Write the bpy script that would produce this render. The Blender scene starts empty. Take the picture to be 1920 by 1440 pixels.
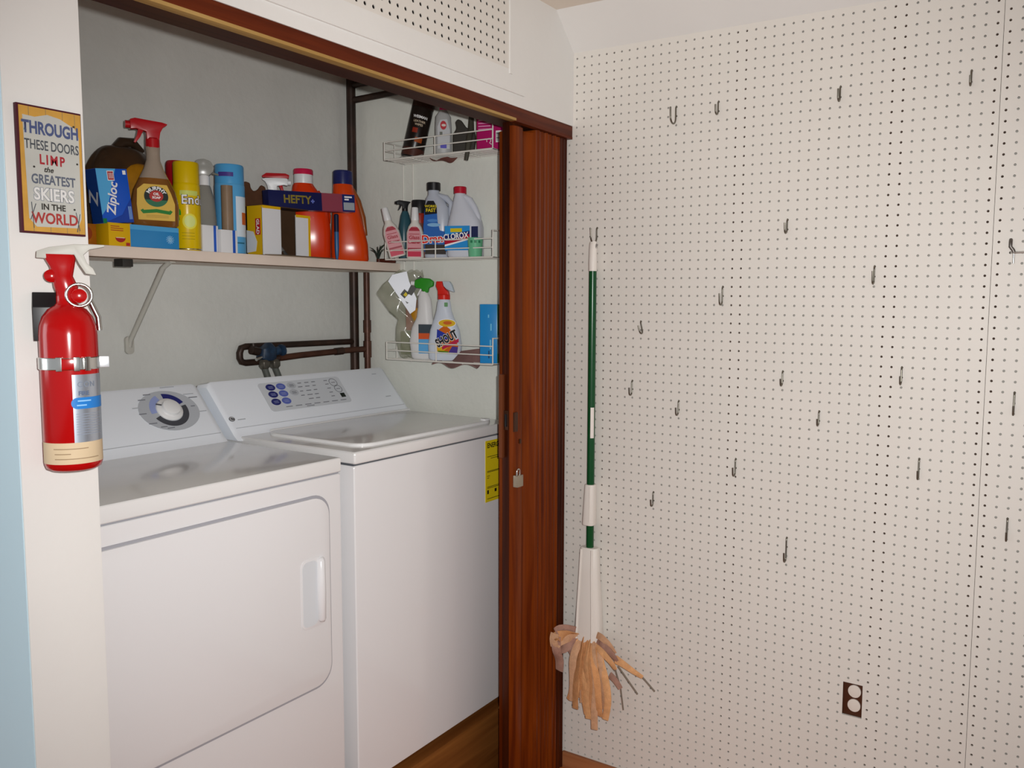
import bpy, bmesh, math, random
from mathutils import Vector, Matrix, Euler
random.seed(7)
R = math.radians
S = bpy.context.scene
COL = S.collection

# ------------------------------------------------------------------ camera
cam_d = bpy.data.cameras.new('camera')
cam = bpy.data.objects.new('camera', cam_d); COL.objects.link(cam)
F_PX, YAW, PITCH, ROLL = 1572.03, 1.0286, -0.0901, 0.0086
cam_d.sensor_fit = 'HORIZONTAL'; cam_d.sensor_width = 36.0
cam_d.lens = F_PX / 1920.0 * 36.0
cam_d.shift_x = -118.48 / 1920.0
cam_d.shift_y = -12.09 / 1920.0
cam_d.clip_start = 0.02; cam_d.clip_end = 60
_f = Vector((math.sin(YAW)*math.cos(PITCH), math.cos(YAW)*math.cos(PITCH), math.sin(PITCH)))
_r = Vector((math.cos(YAW), -math.sin(YAW), 0)); _u = _r.cross(_f)
_r2 = _r*math.cos(ROLL) + _u*math.sin(ROLL); _u2 = -_r*math.sin(ROLL) + _u*math.cos(ROLL)
CAM = Vector((-2.2334, -1.3479, 1.5425))
m = Matrix((( _r2.x, _u2.x, -_f.x, CAM.x), (_r2.y, _u2.y, -_f.y, CAM.y), (_r2.z, _u2.z, -_f.z, CAM.z), (0, 0, 0, 1)))
cam.matrix_world = m
S.camera = cam

# ------------------------------------------------------------------ world and light
W = bpy.data.worlds.new('room_light'); S.world = W; W.use_nodes = True
bg = W.node_tree.nodes['Background']
bg.inputs[0].default_value = (0.93, 0.97, 1.0, 1); bg.inputs[1].default_value = 0.52

def spot(name, loc, target, energy, col, size, blend, soft):
    d = bpy.data.lights.new(name, 'SPOT'); d.energy = energy; d.color = col
    d.spot_size = R(size); d.spot_blend = blend; d.shadow_soft_size = soft
    o = bpy.data.objects.new(name, d); COL.objects.link(o); o.location = loc
    o.rotation_euler = (Vector(target) - Vector(loc)).to_track_quat('-Z', 'Y').to_euler()
    return o
FL = CAM + _r*0.055 + _u*0.035
spot('camera_flash', FL, (-0.25, -0.19, 1.26), 133, (1.0, 0.985, 0.965), 100, 0.9, 0.014)
_wd = bpy.data.lights.new('side_wall_fill', 'AREA'); _wd.shape = 'RECTANGLE'; _wd.size = 1.1; _wd.size_y = 1.2
_wd.energy = 20; _wd.color = (0.86, 0.95, 1.0)  # cool fill light added to brighten the pale blue wall face; no window built
_wo = bpy.data.objects.new('side_wall_fill', _wd); COL.objects.link(_wo)
_wo.location = (-3.7, 1.75, 1.75); _wo.rotation_euler = Vector((1, -0.65, -0.06)).to_track_quat('-Z', 'Y').to_euler()

S.view_settings.view_transform = 'Standard'
S.view_settings.look = 'None'
S.view_settings.exposure = 0.0
S.view_settings.gamma = 1.0
S.view_settings.use_curve_mapping = False

# ------------------------------------------------------------------ materials
def lin(c):
    return tuple((x/12.92 if x <= 0.04045 else ((x+0.055)/1.055)**2.4) for x in c)
def hexc(h):
    return lin(tuple(int(h[i:i+2], 16)/255 for i in (0, 2, 4)))
_M = {}
def mat(name, col, rough=0.5, metal=0.0, var=0.0, scale=8.0, bump=0.0, bscale=120.0, trans=0.0, ior=1.45, alpha=1.0, col2=None, coat=0.0, spec=0.5):
    if name in _M: return _M[name]
    c = hexc(col) if isinstance(col, str) else col
    mt = bpy.data.materials.new(name); mt.use_nodes = True
    nt = mt.node_tree; b = nt.nodes['Principled BSDF']
    b.inputs['Base Color'].default_value = (*c, 1)
    b.inputs['Roughness'].default_value = rough
    b.inputs['Metallic'].default_value = metal
    b.inputs['IOR'].default_value = ior
    b.inputs['Specular IOR Level'].default_value = spec
    if trans: b.inputs['Transmission Weight'].default_value = trans
    if coat: b.inputs['Coat Weight'].default_value = coat; b.inputs['Coat Roughness'].default_value = 0.08
    if alpha < 1: b.inputs['Alpha'].default_value = alpha
    tc = nt.nodes.new('ShaderNodeTexCoord')
    if var or col2:
        n = nt.nodes.new('ShaderNodeTexNoise'); n.inputs['Scale'].default_value = scale; n.inputs['Detail'].default_value = 4
        nt.links.new(tc.outputs['Object'], n.inputs['Vector'])
        mx = nt.nodes.new('ShaderNodeMix'); mx.data_type = 'RGBA'
        c2 = hexc(col2) if col2 else tuple(x*(1-var) for x in c)
        mx.inputs['A'].default_value = (*c, 1); mx.inputs['B'].default_value = (*c2, 1)
        rp = nt.nodes.new('ShaderNodeMapRange'); rp.inputs['From Min'].default_value = 0.35; rp.inputs['From Max'].default_value = 0.65
        nt.links.new(n.outputs['Fac'], rp.inputs['Value'])
        nt.links.new(rp.outputs['Result'], mx.inputs['Factor']); nt.links.new(mx.outputs['Result'], b.inputs['Base Color'])
    if bump:
        n2 = nt.nodes.new('ShaderNodeTexNoise'); n2.inputs['Scale'].default_value = bscale; n2.inputs['Detail'].default_value = 3
        nt.links.new(tc.outputs['Object'], n2.inputs['Vector'])
        bp = nt.nodes.new('ShaderNodeBump'); bp.inputs['Strength'].default_value = bump; bp.inputs['Distance'].default_value = 0.003
        nt.links.new(n2.outputs['Fac'], bp.inputs['Height']); nt.links.new(bp.outputs['Normal'], b.inputs['Normal'])
    _M[name] = mt
    return mt
def wood(name, c1, c2, rough=0.4, axis=2, scale=14.0, coat=0.0):
    if name in _M: return _M[name]
    mt = bpy.data.materials.new(name); mt.use_nodes = True
    nt = mt.node_tree; b = nt.nodes['Principled BSDF']; b.inputs['Roughness'].default_value = rough; b.inputs['Specular IOR Level'].default_value = 0.14
    if coat: b.inputs['Coat Weight'].default_value = coat; b.inputs['Coat Roughness'].default_value = 0.2
    tc = nt.nodes.new('ShaderNodeTexCoord'); mp = nt.nodes.new('ShaderNodeMapping')
    sc = [scale*4]*3; sc[axis] = scale*0.18; mp.inputs['Scale'].default_value = sc
    nt.links.new(tc.outputs['Object'], mp.inputs['Vector'])
    n = nt.nodes.new('ShaderNodeTexNoise'); n.inputs['Scale'].default_value = 1.0; n.inputs['Detail'].default_value = 6; n.inputs['Distortion'].default_value = 0.6
    nt.links.new(mp.outputs['Vector'], n.inputs['Vector'])
    cr = nt.nodes.new('ShaderNodeValToRGB')
    cr.color_ramp.elements[0].position = 0.35; cr.color_ramp.elements[0].color = (*hexc(c1), 1)
    cr.color_ramp.elements[1].position = 0.68; cr.color_ramp.elements[1].color = (*hexc(c2), 1)
    nt.links.new(n.outputs['Fac'], cr.inputs['Fac']); nt.links.new(cr.outputs['Color'], b.inputs['Base Color'])
    _M[name] = mt
    return mt

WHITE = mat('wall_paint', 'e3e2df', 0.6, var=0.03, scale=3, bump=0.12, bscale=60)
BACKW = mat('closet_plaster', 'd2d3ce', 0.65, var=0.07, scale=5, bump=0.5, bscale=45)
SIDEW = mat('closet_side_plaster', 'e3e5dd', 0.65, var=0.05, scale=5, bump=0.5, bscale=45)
CEIL = mat('ceiling_paint', 'e6dccf', 0.7, var=0.03, scale=4, bump=0.1)
PALEBLUE = mat('pale_blue_paint', 'c3dfec', 0.5, var=0.02, scale=2)
FLOORM = wood('floor_wood', 'a8561f', 'c4773c', 0.5, 1, 8)
REDWOOD = wood('reddish_trim_wood', '4e1d0c', '6f2f14', 0.42, 0, 10)
DARKTRACK = wood('dark_track_wood', '33180b', '4a2612', 0.5, 0, 10)
TAN = wood('raw_tan_wood', '9c7a44', 'b5935a', 0.6, 0, 12)
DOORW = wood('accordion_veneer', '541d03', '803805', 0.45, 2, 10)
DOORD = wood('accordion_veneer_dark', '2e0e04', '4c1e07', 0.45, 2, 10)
BASEW = wood('baseboard_wood', '9a5f3c', 'b4784f', 0.5, 1, 8)
PLATW = wood('platform_wood', '6b3c18', '8d5a2a', 0.5, 0, 7)
STRIPW = mat('furring_strip', '44352b', 0.8)
PEG = mat('pegboard_paint', 'dedad3', 0.5, var=0.02, scale=3)
ENAMEL = mat('white_enamel', 'e4e4e6', 0.16, var=0.01, scale=2, coat=0.3)
ENAMEL_TOP = mat('white_enamel_top', 'e4e4e4', 0.13, bump=0.03, bscale=150, coat=0.4)
PLWHITE = mat('white_plastic', 'e2e3e4', 0.35)
CONSOLE = mat('console_plastic', 'ebf1f9', 0.25)
GREYPRINT = mat('grey_print', 'b3b8bf', 0.4)
DARKPRINT = mat('dark_print', '43454c', 0.5)
NAVYPRINT = mat('navy_print', '252a6e', 0.4)
BLUEPRINT = mat('periwinkle_print', '5a68b4', 0.4)
LAVPRINT = mat('lavender_print', '93a0d0', 0.4)
BLACK = mat('black_plastic', '17171a', 0.4)
CHROME = mat('bright_steel', 'c9c9c6', 0.22, 1.0)
STEEL = mat('zinc_steel', '7a766c', 0.3, 0.9)
WIRE = mat('white_coated_wire', 'e6e4dc', 0.35)
PIPE = mat('dark_copper_pipe', '2c211b', 0.45, 0.3, col2='402c23', scale=18)
PIPE2 = mat('reddish_copper_pipe', '44291f', 0.42, 0.3, col2='573628', scale=18)
VALVEB = mat('blue_valve_paint', '16263a', 0.5, col2='203a54', scale=40)
SHELFM = mat('shelf_paint', 'e9d9cb', 0.55, var=0.06, scale=10)
BRACK = mat('bracket_paint', 'b9b7ae', 0.45)
def C_(name, h, rough=0.4, **k):
    if not k.get('coat') and not k.get('metal') and not k.get('trans'): k.setdefault('spec', 0.22 if rough > 0.3 else 0.4)
    return mat(name, h, rough, **k)

# ------------------------------------------------------------------ mesh helpers
class MB:
    def __init__(s): s.v = []; s.f = []
    def add(s, vs, fs):
        o = len(s.v); s.v += [tuple(p) for p in vs]; s.f += [tuple(i+o for i in f) for f in fs]; return s
    def box(s, x0, x1, y0, y1, z0, z1):
        return s.add([(x0,y0,z0),(x1,y0,z0),(x1,y1,z0),(x0,y1,z0),(x0,y0,z1),(x1,y0,z1),(x1,y1,z1),(x0,y1,z1)],
                     [(3,2,1,0),(4,5,6,7),(0,1,5,4),(1,2,6,5),(2,3,7,6),(3,0,4,7)])
    def tube(s, pts, r, n=10, closed=False, caps=True):
        P = [Vector(p) for p in pts]; k = len(P)
        rr = r if isinstance(r, (list, tuple)) else [r]*k
        T = []
        for i in range(k):
            a = P[(i-1) % k] if (closed or i > 0) else P[i]
            b = P[(i+1) % k] if (closed or i < k-1) else P[i]
            t = (b-a); T.append(t.normalized() if t.length > 1e-9 else Vector((0,0,1)))
        ref = Vector((0,0,1)) if abs(T[0].z) < 0.9 else Vector((1,0,0))
        u = T[0].cross(ref).normalized(); vs = []
        for i in range(k):
            u = (u - T[i]*u.dot(T[i])).normalized(); w = T[i].cross(u)
            for j in range(n):
                a = 2*math.pi*j/n; vs.append(P[i] + (u*math.cos(a)+w*math.sin(a))*rr[i])
        fs = []
        for i in range(k if closed else k-1):
            i2 = (i+1) % k
            for j in range(n):
                j2 = (j+1) % n; fs.append((i*n+j, i*n+j2, i2*n+j2, i2*n+j))
        if caps and not closed:
            fs.append(tuple(range(n-1, -1, -1))); fs.append(tuple((k-1)*n+j for j in range(n)))
        return s.add(vs, fs)
    def lathe(s, prof, n=28, cx=0, cy=0):
        vs = []; fs = []
        for (r, z) in prof:
            for j in range(n):
                a = 2*math.pi*j/n; vs.append((cx+r*math.cos(a), cy+r*math.sin(a), z))
        for i in range(len(prof)-1):
            for j in range(n):
                j2 = (j+1) % n; fs.append((i*n+j, i*n+j2, (i+1)*n+j2, (i+1)*n+j))
        if prof[0][0] > 1e-6: fs.append(tuple(range(n-1, -1, -1)))
        if prof[-1][0] > 1e-6: fs.append(tuple((len(prof)-1)*n+j for j in range(n)))
        return s.add(vs, fs)
    def loft(s, secs, n=32):
        # secs: (z, rx, ry, ox, oy, exponent)
        vs = []; fs = []
        for q in secs:
            z, rx, ry = q[0:3]; ox, oy, e = (list(q[3:])+[0, 0, 2.0][len(q)-3:])
            for j in range(n):
                a = 2*math.pi*(j+0.5)/n; c, d = math.cos(a), math.sin(a)
                vs.append((ox+rx*math.copysign(abs(c)**(2/e), c), oy+ry*math.copysign(abs(d)**(2/e), d), z))
        for i in range(len(secs)-1):
            for j in range(n):
                j2 = (j+1) % n; fs.append((i*n+j, i*n+j2, (i+1)*n+j2, (i+1)*n+j))
        fs.append(tuple(range(n-1, -1, -1))); fs.append(tuple((len(secs)-1)*n+j for j in range(n)))
        return s.add(vs, fs)
    def prism(s, poly, a0, a1, axis='y'):
        # poly of (p,q): axis y -> (x,z), axis x -> (y,z), axis z -> (x,y)
        n = len(poly)
        def m(p, q, a): return {'y': (p, a, q), 'x': (a, p, q), 'z': (p, q, a)}[axis]
        vs = [m(p, q, a0) for p, q in poly] + [m(p, q, a1) for p, q in poly]
        fs = [tuple(range(n)), tuple(range(2*n-1, n-1, -1))] + [(i, n+i, n+(i+1) % n, (i+1) % n) for i in range(n)]
        return s.add(vs, fs)
    def sheet(s, fn, nu, nv, th=0.0):
        vs = [Vector(fn(i/nu, j/nv)) for j in range(nv+1) for i in range(nu+1)]
        fs = [(j*(nu+1)+i, j*(nu+1)+i+1, (j+1)*(nu+1)+i+1, (j+1)*(nu+1)+i) for j in range(nv) for i in range(nu)]
        return s.add(vs, fs)
    def build(s, name, material, parent=None, smooth=35, bevel=0.0, seg=2, solid=0.0, loc=None, rot=None):
        me = bpy.data.meshes.new(name); me.from_pydata(s.v, [], s.f); me.update()
        bm = bmesh.new(); bm.from_mesh(me)
        bmesh.ops.recalc_face_normals(bm, faces=bm.faces)
        if solid: 
            bmesh.ops.solidify(bm, geom=bm.faces[:], thickness=solid)
        if bevel:
            es = [e for e in bm.edges if len(e.link_faces) == 2 and e.calc_face_angle(0) > R(30)]
            bmesh.ops.bevel(bm, geom=es, offset=bevel, segments=seg, affect='EDGES', profile=0.6, clamp_overlap=True)
        bm.to_mesh(me); bm.free()
        if smooth: me.shade_smooth(); me.set_sharp_from_angle(angle=R(smooth))
        me.materials.append(material)
        o = bpy.data.objects.new(name, me); COL.objects.link(o)
        if parent: o.parent = parent
        if loc: o.location = loc
        if rot: o.rotation_euler = rot
        return o

def tag(o, label=None, cat=None, group=None, kind=None):
    if label: o['label'] = label
    if cat: o['category'] = cat
    if group: o['group'] = group
    if kind: o['kind'] = kind
    return o
def thing(name, label, cat, loc=(0, 0, 0), rz=0.0, rx=0.0, ry=0.0, group=None):
    o = bpy.data.objects.new(name, None); COL.objects.link(o); o.empty_display_size = 0.03
    o.location = loc; o.rotation_euler = (rx, ry, rz)
    return tag(o, label, cat, group)
def struct(name, mb, m_, bevel=0.0, smooth=0, parent=None):
    o = mb.build(name, m_, parent, smooth=smooth, bevel=bevel)
    if not parent: o['kind'] = 'structure'
    return o
def box(x0, x1, y0, y1, z0, z1): return MB().box(x0, x1, y0, y1, z0, z1)

def text(body, parent, m_, fn, size=1.0, name='lettering', sx=1.0, bold=0.0, align='CENTER', shear=0.0, space=1.0):
    """flat lettering; fn maps (u, v) of the text plane to a point of the parent's space"""
    cu = bpy.data.curves.new('t', 'FONT'); cu.body = body; cu.size = size; cu.align_x = align; cu.align_y = 'CENTER'
    cu.offset = bold; cu.shear = shear; cu.space_character = space; cu.resolution_u = 3
    ob = bpy.data.objects.new('t', cu); COL.objects.link(ob)
    me = bpy.data.meshes.new_from_object(ob)
    bpy.data.objects.remove(ob); bpy.data.curves.remove(cu)
    bm = bmesh.new(); bm.from_mesh(me); bmesh.ops.triangulate(bm, faces=bm.faces); bm.to_mesh(me); bm.free()
    for v in me.vertices: v.co = Vector(fn(v.co.x*sx, v.co.y))
    me.name = name; me.materials.append(m_)
    o = bpy.data.objects.new(name, me); COL.objects.link(o); o.parent = parent
    return o
def front(ox, oz, y, ang=0.0):      # text on a face that looks along -y
    c, s_ = math.cos(ang), math.sin(ang)
    return lambda u, v: (ox + u*c - v*s_, y, oz + u*s_ + v*c)
def leftface(x, oy, oz, ang=0.0):   # text on a face that looks along -x
    c, s_ = math.cos(ang), math.sin(ang)
    return lambda u, v: (x, oy - (u*c - v*s_), oz + u*s_ + v*c)
def wrap(r, oz, a0=0.0, ang=0.0):   # text round an upright cylinder, a0 measured from -y
    c, s_ = math.cos(ang), math.sin(ang)
    def fn(u, v):
        p, q = u*c - v*s_, u*s_ + v*c
        a = -math.pi/2 + a0 + p/r
        return (r*math.cos(a), r*math.sin(a), oz + q)
    return fn
def patch(parent, m_, pts, y, name='label_panel', th=0.0004):
    """thin printed panel on a face looking along -y, pts are (x, z)"""
    return MB().prism(pts, y-th, y, 'y').build(name, m_, parent, smooth=0)
def rect(x0, x1, z0, z1): return [(x0, z0), (x1, z0), (x1, z1), (x0, z1)]
def rrect(x0, x1, z0, z1, r, n=5):
    P = []
    for cx, cz, a0 in ((x1-r, z0+r, -90), (x1-r, z1-r, 0), (x0+r, z1-r, 90), (x0+r, z0+r, 180)):
        for i in range(n+1):
            a = R(a0+90*i/n); P.append((cx+r*math.cos(a), cz+r*math.sin(a)))
    return P
def ell(cx, cz, rx, rz, n=28, a0=0, a1=360):
    k = n if a1-a0 == 360 else n+1
    return [(cx+rx*math.cos(R(a0+(a1-a0)*i/n)), cz+rz*math.sin(R(a0+(a1-a0)*i/n))) for i in range(k)]
def band(parent, m_, r, z0, z1, a0, a1, name='label_panel', n=20, fz=None):
    """printed band on an upright cylinder of radius r, angles in degrees from -y"""
    mb = MB()
    def fn(u, v):
        a = R(-90 + a0 + (a1-a0)*u)
        return (r*math.cos(a), r*math.sin(a), z0 + (z1-z0)*v)
    mb.sheet(fn, n, 1)
    return mb.build(name, m_, parent, smooth=60)
def arcline(c, r, a0, a1, plane, n=8):
    out = []
    for i in range(n+1):
        a = R(a0+(a1-a0)*i/n)
        d = (r*math.cos(a), r*math.sin(a))
        out.append({'xz': (c[0]+d[0], c[1], c[2]+d[1]), 'yz': (c[0], c[1]+d[0], c[2]+d[1]), 'xy': (c[0]+d[0], c[1]+d[1], c[2])}[plane])
    return out

IN = 0.0254
ZF = 0.03                 # floor level
ZC = 2.39                 # ceiling
YF = 0.006                # face of the closet front
YB = 0.95                 # closet back wall
def pz(row): return (89.5-row)*IN

# ------------------------------------------------------------------ the setting
struct('floor', box(-5.2, 0.10, -5.0, 2.2, ZF-0.08, ZF), FLOORM)
struct('ceiling', box(-5.2, 0.10, -5.0, 2.2, ZC, ZC+0.08), CEIL)
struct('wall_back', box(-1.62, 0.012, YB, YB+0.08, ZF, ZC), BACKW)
struct('wall_right', box(0.014, 0.10, -5.0, YB+0.08, ZF, ZC), mat('old_wall_paint', 'b4b0a8', 0.7, var=0.05, scale=4))
struct('wall_closet_right', box(0.0, 0.014, 0.041, YB, ZF, ZC), SIDEW)
struct('wall_left', box(-1.598, -1.483, YF, YB, ZF, ZC), WHITE, bevel=0.002, smooth=35)
struct('wall_side', box(-1.5995, -1.598, YF+0.002, YB+0.08, ZF, ZC), PALEBLUE)

struct('wall_far', box(-5.2, -1.55, 2.2, 2.28, ZF, ZC), WHITE)
struct('wall_corner', box(-1.62, -1.55, YB+0.08, 2.2, ZF, ZC), PALEBLUE)
# wall over the closet opening, built round the vent
HX0, HX1 = -1.483, 0.0
VX0, VX1, VZ0, VZ1 = -1.3425, -0.34, 2.1643, 2.352
wf = MB()
wf.box(HX0, HX1, 0.012, 0.11, 2.075, 2.107)
wf.box(-0.268, HX1, 0.012, 0.11, 2.107, ZC)
wf.box(HX0, -0.268, YF, 0.11, 2.107, VZ0)
wf.box(HX0, -0.268, YF, 0.11, VZ1, ZC)
wf.box(VX1, -0.268, YF, 0.11, VZ0, VZ1)
wf.box(HX0, VX0, YF, 0.11, VZ0, VZ1)
wall_front = struct('wall_front', wf, WHITE)
struct('vent_shade_block', box(VX0, VX1, 0.013, 0.108, VZ0, VZ1), C_('vent_painted_shade', '1c1512', 0.9), parent=wall_front)  # solid block; the shade behind the vent holes is put into its dark colour
trim = MB(); trim.box(VX1-0.004, VX1+0.008, YF-0.004, YF, VZ0-0.012, VZ1+0.012)
struct('vent_moulding', trim, WHITE, parent=wall_front)

def perforated(name, m_, c0, c1, r0, r1, place, depth, rad, skip=lambda c, r: False, parent=None):
    """sheet of unit cells with an octagonal hole through each; place(c, r, d) -> point"""
    vs = []; fs = []; idx = {}
    def corner(a, b):
        if (a, b) not in idx: idx[(a, b)] = len(vs); vs.append(place(a, b, 0))
        return idx[(a, b)]
    for c in range(c0, c1+1):
        for r in range(r0, r1+1):
            if skip(c, r): continue
            k = [corner(c+.5, r+.5), corner(c-.5, r+.5), corner(c-.5, r-.5), corner(c+.5, r-.5)]
            h0 = len(vs)
            for d in (0, depth):
                for i in range(8):
                    a = R(22.5+45*i); vs.append(place(c+rad*math.cos(a), r+rad*math.sin(a), d))
            for q in range(4):
                a, b, e = h0+2*q, h0+2*q+1, h0+(2*q+2) % 8
                fs.append((k[q], a, b)); fs.append((k[q], b, e, k[(q+1) % 4]))
            for i in range(8):
                j = (i+1) % 8; fs.append((h0+i, h0+j, h0+8+j, h0+8+i))
    mb = MB(); mb.add(vs, fs)
    return mb.build(name, m_, parent, smooth=0)

vent = perforated('vent_panel', PEG, 0, 38, 0, 6, lambda c, r, d: (-0.365-c*IN, YF+d, 2.177+r*IN), 0.0025, 0.185, parent=wall_front)
vb = MB()
vb.box(VX1-0.0123, VX1, YF, YF+0.006, VZ0, VZ1)
vb.box(VX0, VX1-0.0123, YF, YF+0.006, VZ1-0.0099, VZ1)
struct('vent_edge', vb, PEG, parent=wall_front)

# slanted board over the pegboard
cove = MB().prism([(0.0, 2.291), (0.014, 2.291), (0.014, ZC), (-0.099, ZC)], -5.0, 0.012, 'y')
struct('trim_1', cove, WHITE)
# header: red-brown fascia, raw batten, dark track
struct('trim_2', box(HX0, -0.001, 0.014, 0.034, 2.044, 2.075), REDWOOD, bevel=0.0015, smooth=35)
struct('trim_5', box(-0.300, -0.001, 0.014, 0.034, 2.036, 2.044), REDWOOD)
struct('trim_3', box(HX0, -0.300, 0.012, 0.036, 2.037, 2.044), TAN, bevel=0.001, smooth=35)
struct('trim_4', box(HX0, -0.001, 0.036, 0.108, 2.041, 2.075), DARKTRACK)
struct('baseboard_right', box(-0.014, 0.0, -5.0, 0.03, ZF, 0.082), BASEW, bevel=0.003, smooth=35)

# platform under the machines
struct('closet_platform', box(-1.483, 0.0, 0.185, YB, ZF, 0.245), PLATW, bevel=0.006, smooth=35)

# pegboard
def pp(c, r, d): return (d, -c*IN, pz(r))
def skip1(c, r):
    if c == -1 and r < 8: return True
    return c in (34, 35) and 69 <= r <= 72
peg1 = perforated('pegboard', PEG, -1, 45, 0, 86, pp, 0.005, 0.125, skip1)
tag(peg1, 'wide white pegboard panel covering most of the right wall', 'pegboard', 'pegboard panels')
ex = MB(); ex.box(0.0, 0.005, -45.5*IN, 0.5*IN, pz(-0.5), 2.291)
ex.build('top_edge', PEG, peg1, smooth=0)
ex = MB(); ex.box(0.0, 0.005, -35.5*IN, -33.5*IN, pz(72.5), pz(72.1)); ex.build('cutout_edge', PEG, peg1, smooth=0)
def pp2(c, r, d): return (d, -c*IN-0.001, pz(r)+0.0028)
peg2 = perforated('pegboard', PEG, 46, 92, 0, 86, pp2, 0.005, 0.125)
tag(peg2, 'narrow strip of white pegboard beyond the vertical seam at the right edge', 'pegboard', 'pegboard panels')
ex = MB(); ex.box(0.0, 0.005, -92.5*IN, -45.5*IN-0.001, pz(-0.5)+0.0028, 2.291); ex.build('top_edge', PEG, peg2, smooth=0)
strips = MB()
for c in (4.5, 20.5, 36.5, 45.5, 52.5, 68.5, 84.5):
    o = struct('furring_strip', box(0.0052, 0.0138, -(c+0.95)*IN, -(c-0.95)*IN, 0.09, 2.28), STRIPW)

# power outlet in the cut-out
t = thing('wall_outlet', 'brown wall outlet with two white round sockets in the pegboard cutout', 'outlet', (0.0, -34.5*IN, pz(70.3)))
box(0.007, 0.0125, -0.0275, 0.0275, -0.046, 0.046).build('plate', C_('outlet_brown', '4a2a1c', 0.35), t, bevel=0.001)
for zz in (0.0235, -0.0155):
    s_ = MB(); s_.prism(ell(-0.004, zz, 0.0168, 0.0172), 0.003, 0.008, 'x').build('socket', C_('socket_white', 'ddd5cc', 0.35), t, bevel=0.0006)

# ------------------------------------------------------------------ pegboard hooks
def hook_path(reach, drop, tip, r=0.012):
    """wire: out of the hole, down, round the bend, up to the tip (x is away from the board)"""
    p = [(0.006, 0, 0.0), (-0.0005, 0, 0.0015), (-0.0035, 0, -0.002), (-0.004, 0, -0.008), (-0.004, 0, -drop+reach/2)]
    c = (-0.004-reach/2, 0, -drop+reach/2)
    for i in range(1, 9):
        a = math.pi*i/8
        p.append((c[0]+reach/2*math.cos(a), 0, c[2]-reach/2*math.sin(a)))
    p.append((-0.004-reach-0.0015, 0, -drop+reach/2+tip))
    return p
HOOKS = [
 (13, 7, .034, .050, .026, 0.0, 'wide open steel hook, leftmost along the top of the pegboard'),
 (18, 7, .018, .036, .016, 0.0, 'small steel hook right of the wide open one near the pegboard top'),
 (31, 7, .018, .038, .020, 0.0, 'steel hook high on the pegboard, third from the closet'),
 (43, 7, .016, .036, .014, 0.0, 'steel hook near the top right, just left of the pegboard seam'),
 (26, 20, .018, .036, .018, 0.0, 'steel hook alone in the upper middle of the pegboard'),
 (35, 25, .016, .044, .024, 0.0, 'dark broad steel hook right of centre, above the outlet column'),
 (19, 27, .020, .050, .022, 0.0, 'long thin steel hook in the left middle of the pegboard'),
 (9, 31, .018, .036, .016, -14, 'tilted steel hook nearest the green mop handle, upper one'),
 (8, 38, .016, .042, .015, 0.0, 'steel hook beside the mop handle, below the tilted one'),
 (14, 40, .016, .040, .015, 0.0, 'steel hook down right of the two hooks beside the mop'),
 (26, 36, .015, .038, .012, 0.0, 'steel hook in the very middle of the pegboard'),
 (38, 35, .015, .042, .014, 0.0, 'shiny steel hook right of the middle, left of the seam'),
 (30, 40, .014, .037, .012, 0.0, 'steel hook down right of the middle hook'),
 (21, 46, .018, .046, .016, 0.0, 'thin bright hook in a dark column of holes below the middle'),
 (40, 44, .013, .050, .016, 0.0, 'narrow dark hook low at the right, above the outlet'),
 (11, 51, .014, .040, .014, 0.0, 'small hook low beside the white collar of the mop'),
 (27, 54, .018, .064, .018, 0.0, 'lowest steel hook, long and bent, above the outlet to its left'),
 (48, 37, .012, .052, .016, 0.0, 'upper dark hook on the narrow panel past the seam'),
 (48, 49, .012, .052, .016, 0.0, 'lower shiny hook on the narrow panel past the seam'),
]
for (c, r, reach, drop, tip, tilt, lab) in HOOKS:
    dy = -0.001 if c > 45 else 0; dz = 0.0028 if c > 45 else 0
    t = thing('pegboard_hook', lab, 'hook', (0, -c*IN+dy, pz(r)+dz), rx=R(tilt), group='steel hooks on the pegboard')
    MB().tube(hook_path(reach, drop, tip), 0.0023, 8).build('hook_wire', STEEL, t, smooth=60)
    MB().tube([(0.006, 0, -IN), (-0.0025, 0, -IN)], 0.0021, 8).build('peg', STEEL, t, smooth=60)
# double-arm bracket past the seam
t = thing('pegboard_bracket', 'steel bracket with a straight rod, on the narrow panel past the seam', 'hook', (0, -47*IN-0.001, pz(23)+0.0028), group='steel hooks on the pegboard')
MB().tube([(0.006, 0, 0), (-0.002, 0, 0.004), (-0.005, 0, 0.0), (-0.005, 0, -0.012), (-0.004, -0.006, -0.02), (-0.0035, -0.008, -0.026)], 0.0042, 10).build('arm', C_('dark_zinc', '6f6a66', 0.4, metal=0.8), t, smooth=60)
MB().tube([(0.006, 0, -IN), (-0.004, -0.003, -IN), (-0.006, -0.03, -IN), (-0.006, -0.085, -IN)], 0.0026, 10).build('rod', CHROME, t, smooth=60)
MB().tube([(-0.003, -0.0075, -0.026), (-0.003, -0.0075, -2*IN)], 0.0023, 10).build('stem', CHROME, t, smooth=60)

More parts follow.
